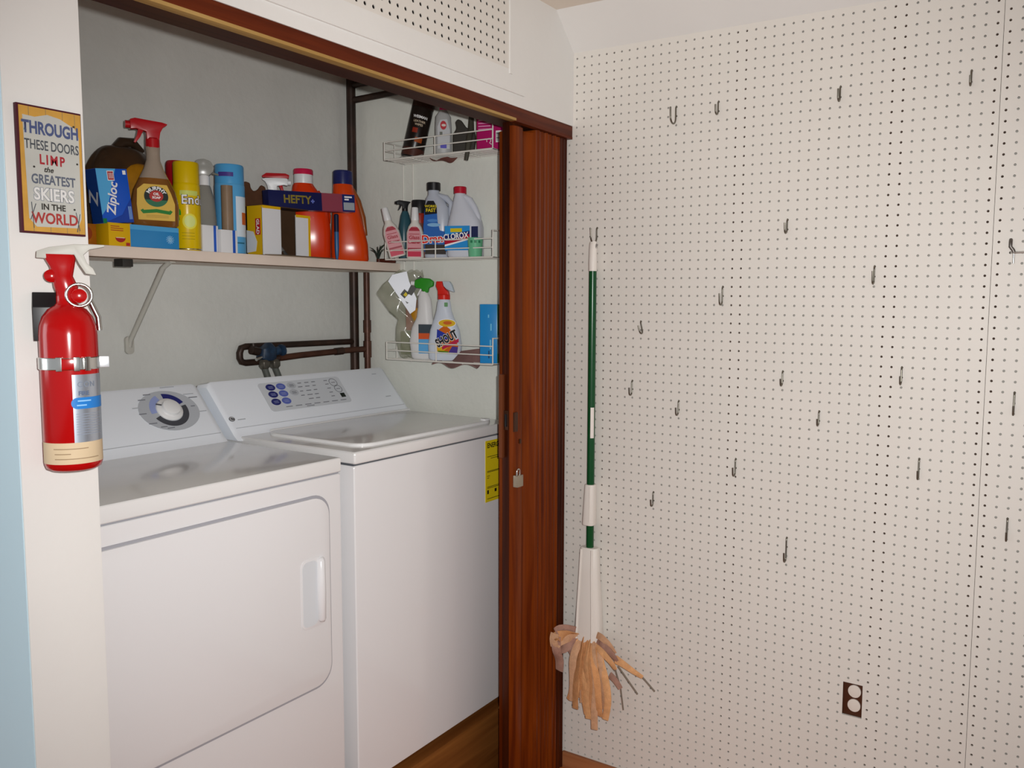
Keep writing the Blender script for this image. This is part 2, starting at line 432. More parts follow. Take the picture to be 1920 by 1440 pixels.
# ------------------------------------------------------------------ mop
t = thing('mop_hook', 'wide steel hook from which the green mop hangs', 'hook', (0, -3*IN, pz(20)), group='steel hooks on the pegboard')
MB().tube(hook_path(.034, .046, .026), 0.0024, 8).build('hook_wire', STEEL, t, smooth=60)
MB().tube([(0.006, 0, -IN), (-0.0025, 0, -IN)], 0.0021, 8).build('peg', STEEL, t, smooth=60)
mop = thing('mop', 'green handled mop with white plastic collar and tan cloth strips hanging on the pegboard', 'mop', (-0.028, -0.078, 0.0))
MOPG = C_('mop_green', '0f4a26', 0.22); MOPW = C_('mop_white', 'e4dfd8', 0.4)
MB().lathe([(0.0118, 0.70), (0.0118, 1.64)], 24).build('handle', MOPG, mop)
cap_ = MB().loft([(1.635, 0.0128, 0.0128), (1.66, 0.0132, 0.0132), (1.70, 0.011, 0.0125), (1.718, 0.007, 0.0118), (1.724, 0.005, 0.009)], 24).build('end_cap', MOPW, mop, smooth=60)
MB().prism(ell(0, 1.709, 0.0055, 0.008), -0.0121, -0.0118, 'y').build('hang_hole', C_('hole_grey', '8a8784', 0.7), cap_)
band(mop, C_('mop_sticker', 'e8e2dc', 0.4), 0.01195, 1.128, 1.222, -72, -16, 'sticker', 8)
col = MB().loft([(0.857, 0.0185, 0.0195, -0.002, 0.002, 3), (0.862, 0.0195, 0.0205, -0.002, 0.002, 3), (0.978, 0.0165, 0.0165, 0, 0, 3), (0.983, 0.0155, 0.0155, 0, 0, 3)], 32).build('slider', MOPW, mop)
MB().tube([(-0.0195, -0.008, 0.868), (-0.0165, -0.007, 0.976)], 0.0022, 8).build('rib', MOPW, col)
slv = MB().loft([(0.486, 0.026, 0.046, 0, 0.001, 3.2), (0.491, 0.027, 0.047, 0, 0.001, 3.2), (0.60, 0.024, 0.041, 0, 0, 3.2), (0.70, 0.021, 0.034, 0, 0, 3), (0.782, 0.018, 0.030, 0, 0, 3), (0.785, 0.016, 0.028, 0, 0, 3)], 40).build('sleeve', MOPW, mop)
for yy in (0.024, -0.018):
    MB().tube([(-0.025, yy*1.35, 0.492), (-0.0225, yy*1.2, 0.60), (-0.0195, yy, 0.70), (-0.0165, yy*0.9, 0.78)], 0.0042, 8).build('rib', MOPW, slv, smooth=60)
STR = [C_('mop_cloth_%d' % i, h, 0.9, var=0.18, scale=60, bump=0.6, bscale=400) for i, h in enumerate(('dda06c', 'e8b07c', 'd09868', 'd6a884'))]
STRD = C_('mop_cloth_dirty', 'b08878', 0.95, var=0.25, scale=40, bump=0.5, bscale=300)
def ribbon(pts, w0, w1, m_, twist=(0, 0), name='cloth_strip'):
    """cloth strip: pts are (x, y, z) along the strip, width runs along y"""
    P = [Vector(p) for p in pts]; n = 14; vs = []; fs = []
    def at(t_):
        f_ = t_*(len(P)-1); i = min(int(f_), len(P)-2); g = f_-i
        p0 = P[max(i-1, 0)]; p1 = P[i]; p2 = P[i+1]; p3 = P[min(i+2, len(P)-1)]
        return 0.5*((2*p1)+(p2-p0)*g+(2*p0-5*p1+4*p2-p3)*g*g+(3*p1-p0-3*p2+p3)*g**3)
    for k in range(n+1):
        t_ = k/n; c = at(t_); d = (at(min(1, t_+.02))-at(max(0, t_-.02))).normalized()
        a = twist[0]+(twist[1]-twist[0])*t_
        nrm = Vector((-1, 0, 0)); side = d.cross(nrm).normalized()
        nn = side.cross(d)
        side = side*math.cos(a)+nn*math.sin(a)
        w = w0+(w1-w0)*t_
        vs += [c-side*w/2, c-side*w*0.17+nn*0.0012, c+side*w*0.17+nn*0.0012, c+side*w/2]
    for k in range(n):
        for j in range(3): fs.append((k*4+j, k*4+j+1, k*4+5+j, k*4+4+j))
    return MB().add(vs, fs).build(name, m_, mop, smooth=60, solid=-0.0022)
# (metres, relative to the mop axis: y to the right is negative)
strips_ = [
 [(-.012, .028, .500), (-.030, .030, .440), (-.034, .034, .360), (-.030, .045, .315), (-.026, .060, .290)],
 [(-.016, .020, .500), (-.036, .022, .440), (-.040, .020, .360), (-.038, .024, .290)],
 [(-.018, .010, .500), (-.042, .008, .440), (-.046, .006, .360), (-.044, .010, .284)],
 [(-.012, .004, .500), (-.038, -.004, .440), (-.040, -.008, .370), (-.038, -.004, .300)],
 [(-.018, -.004, .500), (-.046, -.016, .440), (-.046, -.020, .380), (-.042, -.014, .330), (-.04, -.022, .272)],
 [(-.018, -.012, .498), (-.044, -.026, .440), (-.044, -.034, .370), (-.042, -.028, .320), (-.04, -.036, .262)],
 [(-.016, -.016, .498), (-.050, -.036, .440), (-.054, -.048, .370), (-.050, -.044, .310), (-.048, -.046, .262)],
 [(-.016, -.020, .498), (-.050, -.044, .450), (-.056, -.058, .380), (-.058, -.062, .310), (-.054, -.064, .238)],
 [(-.012, -.026, .498), (-.044, -.052, .450), (-.054, -.070, .390), (-.056, -.078, .330), (-.046, -.072, .285)],
 [(-.010, -.030, .498), (-.038, -.060, .450), (-.044, -.082, .390), (-.044, -.090, .330), (-.040, -.088, .268)],
 [(-.010, -.010, .498), (-.034, -.020, .450), (-.036, -.048, .400), (-.036, -.060, .350), (-.034, -.056, .290)],
]
rw = random.Random(21)
extra = [[(-.014, .016-.012*k, .500), (-.040-.004*(k % 2), .020-.022*k, .445), (-.038-.006*(k % 3), .030-.026*k, .370), (-.034, .034-.026*k, .300+.012*(k % 2))] for k in range(5)]
for i, p in enumerate(strips_+extra):
    q = [(x-.006*(i % 3)*(j > 0), y+rw.uniform(-.006, .006)*(j > 0), z) for j, (x, y, z) in enumerate(p)]
    ribbon(q, rw.uniform(.018, .026), .014 if i == 0 else rw.uniform(.017, .024), STR[i % 4], (rw.uniform(-.9, .9), rw.uniform(-.35, .35)))
bun = [
 [(-.012, .026, .512), (-.040, .046, .524), (-.056, .066, .526), (-.078, .073, .518)],
 [(-.012, .024, .496), (-.044, .046, .502), (-.072, .068, .494), (-.082, .074, .486)],
 [(-.010, .022, .480), (-.036, .042, .480), (-.050, .062, .466), (-.072, .069, .468)],
 [(-.014, .030, .506), (-.050, .050, .512), (-.078, .070, .508), (-.084, .073, .500)],
]
for i, p in enumerate(bun): ribbon(p, .028, .036, [STRD, STR[3], STRD, STR[2]][i], (0.5*i-.4, 0.6-0.5*i))
ribbon([(-.078, .072, .508), (-.080, .069, .470), (-.064, .068, .430), (-.060, .070, .394)], .028, .030, STRD, (0.5, -0.2))
ribbon([(-.080, .075, .520), (-.084, .077, .500), (-.082, .075, .478)], .028, .026, STR[3], (0.1, 0.1))
ribbon([(-.030, .050, .480), (-.034, .044, .462), (-.030, .036, .440)], .028, .022, STRD, (0.4, 0.0))
loops = [
 [(-.012, -.034, .515), (-.030, -.060, .520), (-.034, -.090, .505), (-.030, -.110, .480)],
 [(-.012, -.036, .500), (-.034, -.070, .500), (-.036, -.100, .480), (-.032, -.118, .458)],
 [(-.012, -.030, .490), (-.036, -.064, .480), (-.036, -.096, .455), (-.030, -.112, .430)],
]
for i, p in enumerate(loops): ribbon(p, .020, .018, [STR[3], STRD, STR[1]][i], (0.6, -0.4))
ribbon([(-.030, -.112, .462), (-.034, -.140, .455), (-.030, -.175, .438), (-.022, -.200, .424)], .026, .010, STR[1], (0.1, 0.1))
GREYT = C_('grey_thread', '80766a', 0.9)
for p in ([(-.022, -.196, .426), (-.016, -.215, .405), (-.012, -.236, .384)], [(-.026, -.118, .440), (-.022, -.150, .402), (-.014, -.180, .362)], [(-.026, -.108, .430), (-.020, -.125, .370), (-.014, -.132, .300)]):
    MB().tube(p, 0.0024, 6).build('thread', GREYT, mop, smooth=60)
ribbon([(-.024, -.090, .405), (-.028, -.110, .395), (-.022, -.126, .370)], .022, .014, STRD, (0, 0.3))

# ------------------------------------------------------------------ accordion door, folded to the right
door = thing('accordion_door', 'folded brown wood accordion door stacked at the right end of the closet opening', 'door', (0, 0, 0))
ZD0, ZD1 = ZF+0.004, 2.038
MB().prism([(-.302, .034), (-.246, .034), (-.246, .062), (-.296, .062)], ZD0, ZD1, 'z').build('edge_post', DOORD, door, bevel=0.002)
MB().prism([(-.302, .034), (-.298, .024), (-.288, .020), (-.264, .020), (-.252, .024), (-.246, .034)], ZD0, ZD1-0.012, 'z').build('lead_moulding', DOORW, door, bevel=0.001)
cv = [(-.246, .030)] + [(-.246+.062*i/8, .030+.016*math.sin(math.pi*i/8)) for i in range(1, 8)] + [(-.184, .028), (-.184, .11), (-.246, .11)]
MB().prism(cv, ZD0, ZD1-0.012, 'z').build('lead_panel', DOORW, door, bevel=0.0005)
xs_ = [-.182, -.158, -.136, -.115, -.093, -.070, -.046, -.026, -.006]
for i in range(8):
    a, b = xs_[i], xs_[i+1]-.0025
    y0 = .022 + .002*(i % 2)
    pr = [(a, y0+.010), (a+.003, y0+.003), (a+.008, y0), (b-.008, y0), (b-.003, y0+.003), (b, y0+.010), (b, .118), (a, .118)]
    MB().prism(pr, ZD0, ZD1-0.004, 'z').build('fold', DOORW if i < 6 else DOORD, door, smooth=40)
HW = C_('bronze_hardware', '4a2d1e', 0.35, metal=0.6)
box(-.312, -.298, .052, .064, 1.095, 1.335).build('pull_strip', C_('pull_strip_brown', '6d3b22', 0.4), door, bevel=0.002)
lt = box(-.3035, -.298, .036, .060, 1.176, 1.232).build('latch_plate', HW, door, bevel=0.0015)
box(-.3075, -.3025, .040, .046, 1.186, 1.222).build('latch_hook', BLACK, lt, bevel=0.001)
box(-.301, -.283, .0165, .021, 1.172, 1.228).build('strike_plate', HW, door, bevel=0.0015)
box(-.274, -.267, .016, .021, 1.135, 1.148).build('screw', HW, door, bevel=0.001)
pad = thing('padlock', 'small steel padlock hanging on the folded door post', 'padlock', (-.292, .010, 1.014))
box(-.0145, .0145, -.009, .007, 0, .034).build('body', C_('padlock_body', 'a49a88', 0.35, metal=0.7), pad, bevel=0.002)
MB().tube([(-.007, -.001, .030), (-.007, -.001, .044)] + arcline((0, -.001, .044), .007, 180, 0, 'xz') + [(.007, -.001, .030)], .0022, 8).build('shackle', CHROME, pad, smooth=60)

# ------------------------------------------------------------------ washing machine and dryer
def appliance_body(root, x0, x1, yf, yb, z0, zt, skirt):
    box(x0, x1, yf, yb, z0, zt-skirt-0.004).build('cabinet', ENAMEL, root, bevel=0.006, seg=3)
    box(x0+0.003, x1-0.003, yf+0.006, yb-0.003, zt-skirt-0.006, zt-skirt+0.002).build('seam', C_('seam_dark' if skirt < .035 else 'seam_grey', '565a60' if skirt < .035 else '9a9ba2', 0.6), root, smooth=0)
def console(root, x0, x1, rear):
    sec = [(.615, 1.152), (.632, 1.166), (.640, 1.176), (.748, 1.302), (.756, 1.307), (rear, 1.300), (rear, 1.152)]
    n = 6; mb = MB()
    prof = sec
    xs = [(x0, .90), (x0+.006, .97), (x0+.016, 1.0), (x1-.016, 1.0), (x1-.006, .97), (x1, .90)]
    vs = []; fs = []; k = len(prof); cy, cz = .72, 1.17
    for (x, sc) in xs:
        for (y_, z_) in prof:
            vs.append((x, cy+(y_-cy)*(0.5+sc*0.5), max(1.152, cz+(z_-cz)*sc)))
    for i in range(len(xs)-1):
        for j in range(k): fs.append((i*k+j, i*k+(j+1) % k, (i+1)*k+(j+1) % k, (i+1)*k+j))
    fs.append(tuple(range(k))); fs.append(tuple((len(xs)-1)*k+j for j in range(k-1, -1, -1)))
    mb.add(vs, fs)
    return mb.build('console', CONSOLE, root, smooth=30)
CN = Vector((0, -.760, .650)); CU = Vector((0, .650, .760)); CP0 = Vector((0, .640, 1.176))
def onface(x, s_, off=0.0006):      # point of the sloping console face: s_ metres up the slope
    return CP0 + Vector((x, 0, 0)) + CU*s_ + CN*off
def face_prism(poly, off0, off1):
    mb = MB(); n = len(poly)
    vs = [onface(p, q, off0) for p, q in poly]+[onface(p, q, off1) for p, q in poly]
    fs = [tuple(range(n)), tuple(range(2*n-1, n-1, -1))]+[(i, n+i, n+(i+1) % n, (i+1) % n) for i in range(n)]
    return mb.add(vs, fs)
def ringseg(cx, cs, r0, r1, a0, a1, n=14):
    out = [(cx+r1*math.cos(R(a0+(a1-a0)*i/n)), cs+r1*math.sin(R(a0+(a1-a0)*i/n))) for i in range(n+1)]
    return out+[(cx+r0*math.cos(R(a1+(a0-a1)*i/n)), cs+r0*math.sin(R(a1+(a0-a1)*i/n))) for i in range(n+1)]

# dryer
DX0, DX1, DY = -1.474, -0.786, 0.196
dry = thing('clothes_dryer', 'white clothes dryer with a round dial, left of the washing machine', 'dryer', (0, 0, 0))
appliance_body(dry, DX0, DX1, DY, .80, .275, 1.157, .036)
box(DX0, DX1, DY-.003, .80, 1.121, 1.157).build('top', ENAMEL_TOP, dry, bevel=0.006, seg=3)
# front door: rounded panel in a shallow groove
dp = rrect(-1.43, -.8255, .601, 1.078, .05, 8)
MB().prism(dp, DY-.0012, DY+.004, 'y').build('door_groove', C_('groove_grey', 'a3a3aa', 0.5), dry, smooth=0)
dp2 = rrect(-1.427, -.831, .608, 1.072, .048, 8)
dd = MB().prism(dp2, DY-.007, DY+.002, 'y').build('door', ENAMEL, dry, bevel=0.003)
hp = rrect(-.922, -.852, .760, .930, .018, 6)
hn = MB().prism(hp, DY-.0085, DY-.006, 'y').build('handle', ENAMEL, dd, bevel=0.001)
hn2 = MB().loft([(.768, .006, .006, -.862, DY-.010, 2), (.775, .010, .011, -.864, DY-.010, 2), (.845, .011, .012, -.864, DY-.010, 2), (.918, .010, .011, -.864, DY-.010, 2), (.926, .006, .006, -.862, DY-.010, 2)], 20).build('grip', ENAMEL, dd, smooth=60)
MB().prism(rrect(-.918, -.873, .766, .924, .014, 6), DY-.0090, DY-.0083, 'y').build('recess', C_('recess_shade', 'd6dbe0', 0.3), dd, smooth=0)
for x in (DX0+.05, DX1-.05):
    for y_ in (.25, .74): MB().lathe([(.016, .245), (.020, .252), (.012, .258), (.012, .276)], 16, x, y_).build('foot', BLACK, dry)
console(dry, DX0+.004, DX1-.002, .80)
face_prism(rect(DX0+.012, DX1-.010, .0035, .0055), -.001, .0004).build('console_crease_shade', GREYPRINT, dry, smooth=0)  # shade of the console crease, drawn as a thin grey strip
cx, cs = -.905, .096
oval = face_prism(ell(cx, cs-.002, .083, .064, 36), -.001, .0008).build('dial_plate', GREYPRINT, dry, smooth=0)
for (a0, a1, m_) in ((205, 300, DARKPRINT), (300, 372, DARKPRINT), (22, 92, NAVYPRINT), (112, 188, LAVPRINT)):
    face_prism(ringseg(cx, cs, .036, .052, a0, a1), .0007, .0012).build('dial_ring', m_, oval, smooth=0)
def knob(parent, cx, cs, prof, m_, name):
    n = 28; vs = []; fs = []
    for (r, h) in prof:
        for j in range(n): a = 2*math.pi*j/n; vs.append(onface(cx+r*math.cos(a), cs+r*math.sin(a), h))
    for i in range(len(prof)-1):
        for j in range(n): fs.append((i*n+j, i*n+(j+1) % n, (i+1)*n+(j+1) % n, (i+1)*n+j))
    fs.append(tuple((len(prof)-1)*n+j for j in range(n)))
    return MB().add(vs, fs).build(name, m_, parent, smooth=50)
kb = knob(dry, cx, cs, [(.035, .0005), (.035, .004), (.033, .006), (.026, .007), (.024, .009), (.023, .016), (.019, .018)], PLWHITE, 'dial_knob')
MB().tube([onface(cx-.021, cs+.012, .0095), onface(cx-.033, cs+.018, .0070)], .002, 6).build('pointer', DARKPRINT, kb)
for (x, s_, w) in ((-.985, .112, .03), (-.98, .092, .02), (-.965, .135, .02), (-.945, .150, .02), (-.966, .060, .022), (-.942, .046, .018), (-.925, .040, .02), (-.83, .140, .03), (-.822, .128, .026), (-.818, .08, .03), (-.835, .10, .012), (-.88, .168, .04)):
    face_prism(rect(x-w/2, x+w/2, s_-.0015, s_+.0015), .0008, .0011).build('print_mark', GREYPRINT if x in (-.985, -.83, -.818, -.88) else C_('mid_print', '7d8088', .5), oval, smooth=0)

# washer
WX0, WX1, WY = -0.746, -0.062, 0.192
wash = thing('washing_machine', 'white top loading washing machine with a button panel, right of the dryer', 'washing machine', (0, 0, 0))
appliance_body(wash, WX0, WX1, WY, .80, .275, 1.163, .032)
box(WX0, WX1, WY-.003, .80, 1.131, 1.163).build('top', ENAMEL_TOP, wash, bevel=0.008, seg=3)
lid = MB().prism(rrect(WX0+.055, WX1-.050, WY+.028, .605, .05, 8), 1.161, 1.172, 'z').build('lid', ENAMEL_TOP, wash, bevel=0.005, seg=3)
box(-.165, -.14, WY+.031, WY+.050, 1.171, 1.177).build('lid_bumper', PLWHITE, lid, bevel=0.002)
MB().tube([(WX0+.09, .612, 1.170), (WX1-.02, .612, 1.170)], .004, 8).build('lid_hinge', PLWHITE, wash, smooth=60)
for x in (WX0+.05, WX1-.05):
    for y_ in (.25, .74): MB().lathe([(.016, .245), (.020, .252), (.012, .258), (.012, .276)], 16, x, y_).build('foot', BLACK, wash)
console(wash, WX0-.014, WX1+.004, .80)
face_prism(rect(WX0+.002, WX1-.006, .0100, .0118), -.001, .0004).build('console_crease_shade', GREYPRINT, wash, smooth=0)  # crease line of the washer console, its shade painted as a grey strip
PANEL = C_('panel_print', 'c9ced4', 0.35)
pnl = face_prism(rrect(-.602, -.285, .048, .152, .012, 5), -.0005, .0006).build('button_panel', PANEL, wash, smooth=0)
BT = [(-.562, .134, NAVYPRINT), (-.524, .134, BLUEPRINT), (-.484, .134, GREYPRINT), (-.566, .108, NAVYPRINT), (-.528, .108, BLUEPRINT), (-.488, .108, GREYPRINT), (-.570, .081, NAVYPRINT), (-.532, .081, BLUEPRINT)]
for (x, s_, m_) in BT:
    b_ = face_prism(ell(x, s_, .0165, .0118, 22), .0004, .0016).build('button', m_, pnl, smooth=0)
    for k in (-.003, .002): face_prism(rect(x-.008, x+.008, s_+k-.0007, s_+k+.0007), .0016, .0019).build('button_mark', C_('pale_mark', '9aa3c8', .5) if m_ is not GREYPRINT else DARKPRINT, b_, smooth=0)
for (x, s_, rx) in ((-.318, .130, .016), (-.312, .104, .015)):
    face_prism(ringseg(x, s_, rx-.0022, rx, 0, 359.9, 28), .0005, .0010).build('ring_print', C_('mid_print', '7d8088', .5), pnl, smooth=0)
    face_prism(rect(x-.008, x+.008, s_-.0012, s_+.0012), .0005, .0010).build('print_mark', C_('mid_print', '7d8088', .5), pnl, smooth=0)
face_prism(rect(-.317, -.299, .070, .086), .0005, .0012).build('display', C_('display_dark', '14201c', .25), pnl, smooth=0)
rng = random.Random(3)
for row, s_ in enumerate((.140, .126, .110, .094, .079)):
    for x in (-.450, -.422, -.395):
        if row == 4 and x == -.450: continue
        w = rng.uniform(.006, .010)
        face_prism(rect(x-w-row*.004, x+w-row*.004, s_-.0016, s_+.0014), .0005, .0009).build('print_mark', C_('mid_print', '7d8088', .5), pnl, smooth=0)
    face_prism(rect(-.352-row*.001, -.338-row*.001, s_-.0016, s_+.0012), .0005, .0009).build('print_mark', C_('mid_print', '7d8088', .5), pnl, smooth=0)
for i in range(7):
    x = -.545+i*.036; face_prism(rect(x, x+.024, .0585, .0612), .0005, .0009).build('print_mark', C_('mid_print', '7d8088', .5), pnl, smooth=0)
face_prism(rect(-.47, -.44, .0525, .055), .0005, .0009).build('print_mark', C_('mid_print', '7d8088', .5), pnl, smooth=0)
em = face_prism(ell(-.742, .042, .009, .008, 20), -.0002, .0014).build('emblem', C_('emblem_grey', '84868a', .3, metal=.6), wash, smooth=0)
face_prism(ringseg(-.742, .042, .005, .0062, 20, 300, 14), .0013, .0019).build('emblem_mark', PLWHITE, em, smooth=0)
face_prism(rect(-.725, -.700, .036, .039), -.0002, .0008).build('print_mark', GREYPRINT, wash, smooth=0)
face_prism(rect(-.132, -.112, .146, .149), -.0002, .0008).build('print_mark', GREYPRINT, wash, smooth=0)
face_prism(rect(-.130, -.106, .050, .053), -.0002, .0008).build('print_mark', GREYPRINT, wash, smooth=0)
# energy label on the front
YL = C_('label_yellow', 'd8c21a', 0.5)
el = tag(MB().prism(rect(-.206, -.075, .925, 1.116), WY-.0012, WY+.0, 'y').build('energy_label', YL, None, smooth=0), 'yellow energy label stuck on the front of the washing machine', 'label')
INK = C_('label_ink', '1d1a10', 0.6)
text('ENERGYGUIDE', el, INK, front(-.198, 1.100, WY-.0017), .021, sx=.9, bold=.0006, align='LEFT')
for (x0, x1, z) in ((-.198, -.085, 1.066), (-.18, -.10, 1.060), (-.198, -.085, 1.021), (-.198, -.085, 1.018), (-.198, -.185, 1.006), (-.198, -.188, 1.000), (-.198, -.085, .972), (-.198, -.085, .968), (-.198, -.10, .935)):
    patch(el, INK, rect(x0, x1, z-.0008, z+.0008), WY-.0013, 'rule')
patch(el, INK, rect(-.198, -.190, .950, .962), WY-.0013, 'figure'); patch(el, INK, rect(-.160, -.150, .952, .962), WY-.0013, 'figure')
MB().prism([(-.130, 1.088), (-.122, 1.080), (-.138, 1.080)], WY-.0017, WY-.0012, 'y').build('arrow', INK, el, smooth=0)

# wooden shim by the machine foot
tag(MB().prism([(-.150, .246), (-.112, .246), (-.108, .31), (-.128, .275)], .170, .184, 'y').build('wood_wedge', C_('pale_wood', 'b59a62', .6), None, smooth=0), 'pale wood wedge on the platform edge beside the door post', 'wedge')

# ------------------------------------------------------------------ pipes and valve
pip = thing('water_pipes', 'dark copper water pipes in the back corner of the closet', 'pipe', (0, 0, 0))
MB().tube([(-.032, .918, .30), (-.032, .918, 2.33)], .016, 14).build('riser', PIPE, pip, smooth=60)
MB().tube([(-.018, .868, .30), (-.018, .868, 1.641)], .011, 14).build('riser', PIPE2, pip, smooth=60)
MB().tube([(-.018, .868, 1.335), (-.018, .868, 1.395)], .0145, 14).build('coupling', PIPE2, pip, smooth=60)
MB().tube([(-.018, .868, 1.425), (-.018, .868, 1.47)], .014, 14).build('coupling', PIPE2, pip, smooth=60)
MB().tube([(-.032, .918, 1.392), (-.40, .920, 1.392), (-.495, .922, 1.392), (-.510, .924, 1.388), (-.516, .925, 1.372), (-.516, .925, 1.356), (-.510, .925, 1.344), (-.495, .924, 1.340), (-.44, .920, 1.341), (-.38, .905, 1.350)], .0105, 14).build('upper_branch', PIPE, pip, smooth=60)
MB().tube([(-.38, .905, 1.350), (-.30, .895, 1.356), (-.10, .884, 1.364), (-.018, .868, 1.366)], .0105, 14).build('lower_branch', PIPE2, pip, smooth=60)
MB().tube([(-.12, .886, 1.363), (-.155, .888, 1.3615)], .0128, 14).build('coupling', PIPE, pip, smooth=60)
MB().tube([(-.030, .915, 2.248), (-.026, .70, 2.254), (-.024, .30, 2.262)], .0115, 12).build('top_branch', PIPE, pip, smooth=60)
MB().tube([(-.030, .915, 2.300), (-.026, .70, 2.304), (-.024, .30, 2.312)], .0115, 12).build('top_branch', PIPE, pip, smooth=60)
vlv = thing('shutoff_valve', 'blue painted washer shutoff valve on the copper pipes', 'valve', (-.438, .895, 1.372))
MB().loft([(-.026, .020, .020, 0, 0, 3), (-.018, .030, .024, 0, 0, 3), (.012, .030, .024, .002, 0, 3), (.020, .018, .018, .006, 0, 3), (.028, .012, .012, .008, 0, 2), (.031, .008, .008, .008, 0, 2)], 24).build('body', VALVEB, vlv, smooth=45)
MB().tube([(.026, 0, 0), (.048, -.002, .004)], .014, 14).build('stem', VALVEB, vlv, smooth=45)
MB().lathe([(.007, 0), (.019, .003), (.019, .010), (.007, .013)], 18).build('knob', VALVEB, vlv, loc=(.052, -.004, .004), rot=(0, R(80), 0))
MB().tube([(-.030, 0, .004), (-.058, 0, .010)], .0135, 12).build('inlet', PIPE, vlv, smooth=45)
MB().loft([(.010, .010, .010, -.040, .01, 2), (.030, .008, .008, -.042, .01, 2)], 14).build('vent_stub', PIPE, vlv)
for (x, dx) in ((-.018, .016), (.022, .022)):
    MB().loft([(-.052, .011, .011, x, -.012, 2), (-.044, .0135, .0135, x, -.012, 6), (-.030, .0135, .0135, x, -.012, 6), (-.022, .010, .010, x, -.010, 2)], 18).build('hose_nut', C_('nut_grey', '6f6b62', .4, metal=.7), vlv)
    h = tag(MB().tube([(-.438+x, .883, 1.324), (-.436+x+dx*.3, .880, 1.30), (-.434+x+dx*.7, .872, 1.26), (-.432+x+dx, .86, 1.20)], .0095, 14).build('washer_hose', C_('hose_grey', '5a5d58', .35), None, smooth=60),
        'grey rubber hose below the blue valve, ' + ('left' if x < 0 else 'right') + ' of the pair', 'hose', 'washer supply hoses')
MB().tube([(-.030, -.012, -.014), (-.052, -.016, -.020)], .0055, 10).build('bleed_key', CHROME, vlv, smooth=60)

# ------------------------------------------------------------------ shelf
ZS = 1.672
sh = thing('closet_shelf', 'long painted board shelf across the back of the closet on metal brackets', 'shelf', (0, 0, 0))
MB().prism([(-1.480, .720), (-.002, .720), (-.002, .892), (-.052, .892), (-.052, .949), (-1.480, .949)], ZS-.030, ZS, 'z').build('board', SHELFM, sh, bevel=0.002)
box(-1.480, -.002, .7195, .722, ZS-.0315, ZS-.0285).build('edge_line', C_('edge_brown', '6b5a4c', .7), sh, smooth=0)
br = MB().tube([(-.862, .944, 1.405), (-.860, .94, 1.425), (-.845, .80, 1.625), (-.842, .775, 1.640)], .007, 8).build('brace', BRACK, sh, smooth=60)
MB().prism(rrect(-.874, -.850, 1.385, 1.435, .010, 5), .940, .9495, 'y').build('foot_plate', BRACK, br, bevel=.001)
MB().tube([(-.862, .9405, 1.418), (-.862, .937, 1.418)], .004, 8).build('screw', DARKPRINT, br)
box(-.990, -.962, .745, .785, ZS-.050, ZS-.030).build('bracket_end', C_('bracket_dark', '3c3a38', .5, metal=.5), sh, bevel=.002)
box(-.85, -.834, .76, .949, ZS-.034, ZS-.030).build('bracket_arm', BRACK, sh, bevel=.001)

# ------------------------------------------------------------------ small builders for bottles, cans and boxes
def trigger_head(root, z, m_head, m_trig, s_=1.0, side=-1, m_nozzle=None, neck=.012, style=0):
    """spray trigger on top of a bottle; side -1 sprays towards local -x"""
    def Q(pts): return [(side*p*s_, z+q*s_) for p, q in pts]
    MB().lathe([(neck*1.12*s_, z-.002), (neck*1.12*s_, z+.018*s_), (neck*0.95*s_, z+.021*s_)], 20).build('collar', m_head, root)
    hd = MB().prism(Q([(-.030, .052), (-.022, .046), (-.016, .034), (-.013, .016), (.013, .016), (.014, .034), (.034, .038), (.046, .036), (.047, .058), (.036, .062), (.010, .060), (-.020, .058), (-.032, .055)]), -.0105*s_, .0105*s_).build('spray_head', m_head, root, bevel=.003*s_)
    MB().tube([(side*.044*s_, 0, z+.047*s_), (side*.056*s_, 0, z+.047*s_)], .0085*s_, 12).build('nozzle', m_nozzle or m_head, hd)
    MB().prism(Q([(.018, .038), (.030, .038), (.033, .024), (.040, .008), (.036, .006), (.026, .020)]), -.006*s_, .006*s_).build('trigger', m_trig, hd, bevel=.0015*s_)
    return hd
def can(name, label, cat, loc, r, h, m_, rz, cap=None, capm=None, group=None, rim=True):
    t = thing(name, label, cat, loc, rz, group=group)
    bh = h-(cap or 0)
    MB().lathe([(r*.93, 0), (r, .004), (r, bh-.012), (r*.97, bh-.005), (r*.86, bh)], 36).build('body', m_, t)
    if rim: MB().tube([(r*1.0*math.cos(2*math.pi*i/30), r*1.0*math.sin(2*math.pi*i/30), .004) for i in range(30)], .0016, 6, closed=True).build('rim', CHROME, t, smooth=60)
    if cap:
        MB().lathe([(r*.96, bh-.012), (r*.97, bh-.008), (r*.96, h-.004), (r*.90, h)], 36).build('cap', capm, t)
    return t
def carton(name, label, loc, w, d, h, m_, rz=0.0, ry=0.0, rx=0.0, cat='box', bev=.0012, group=None):
    """box with its front lower edge centred on loc; front looks along -y"""
    t = thing(name, label, cat, loc, rz, rx, ry, group)
    box(-w/2, w/2, 0, d, 0, h).build('body', m_, t, bevel=bev)
    return t

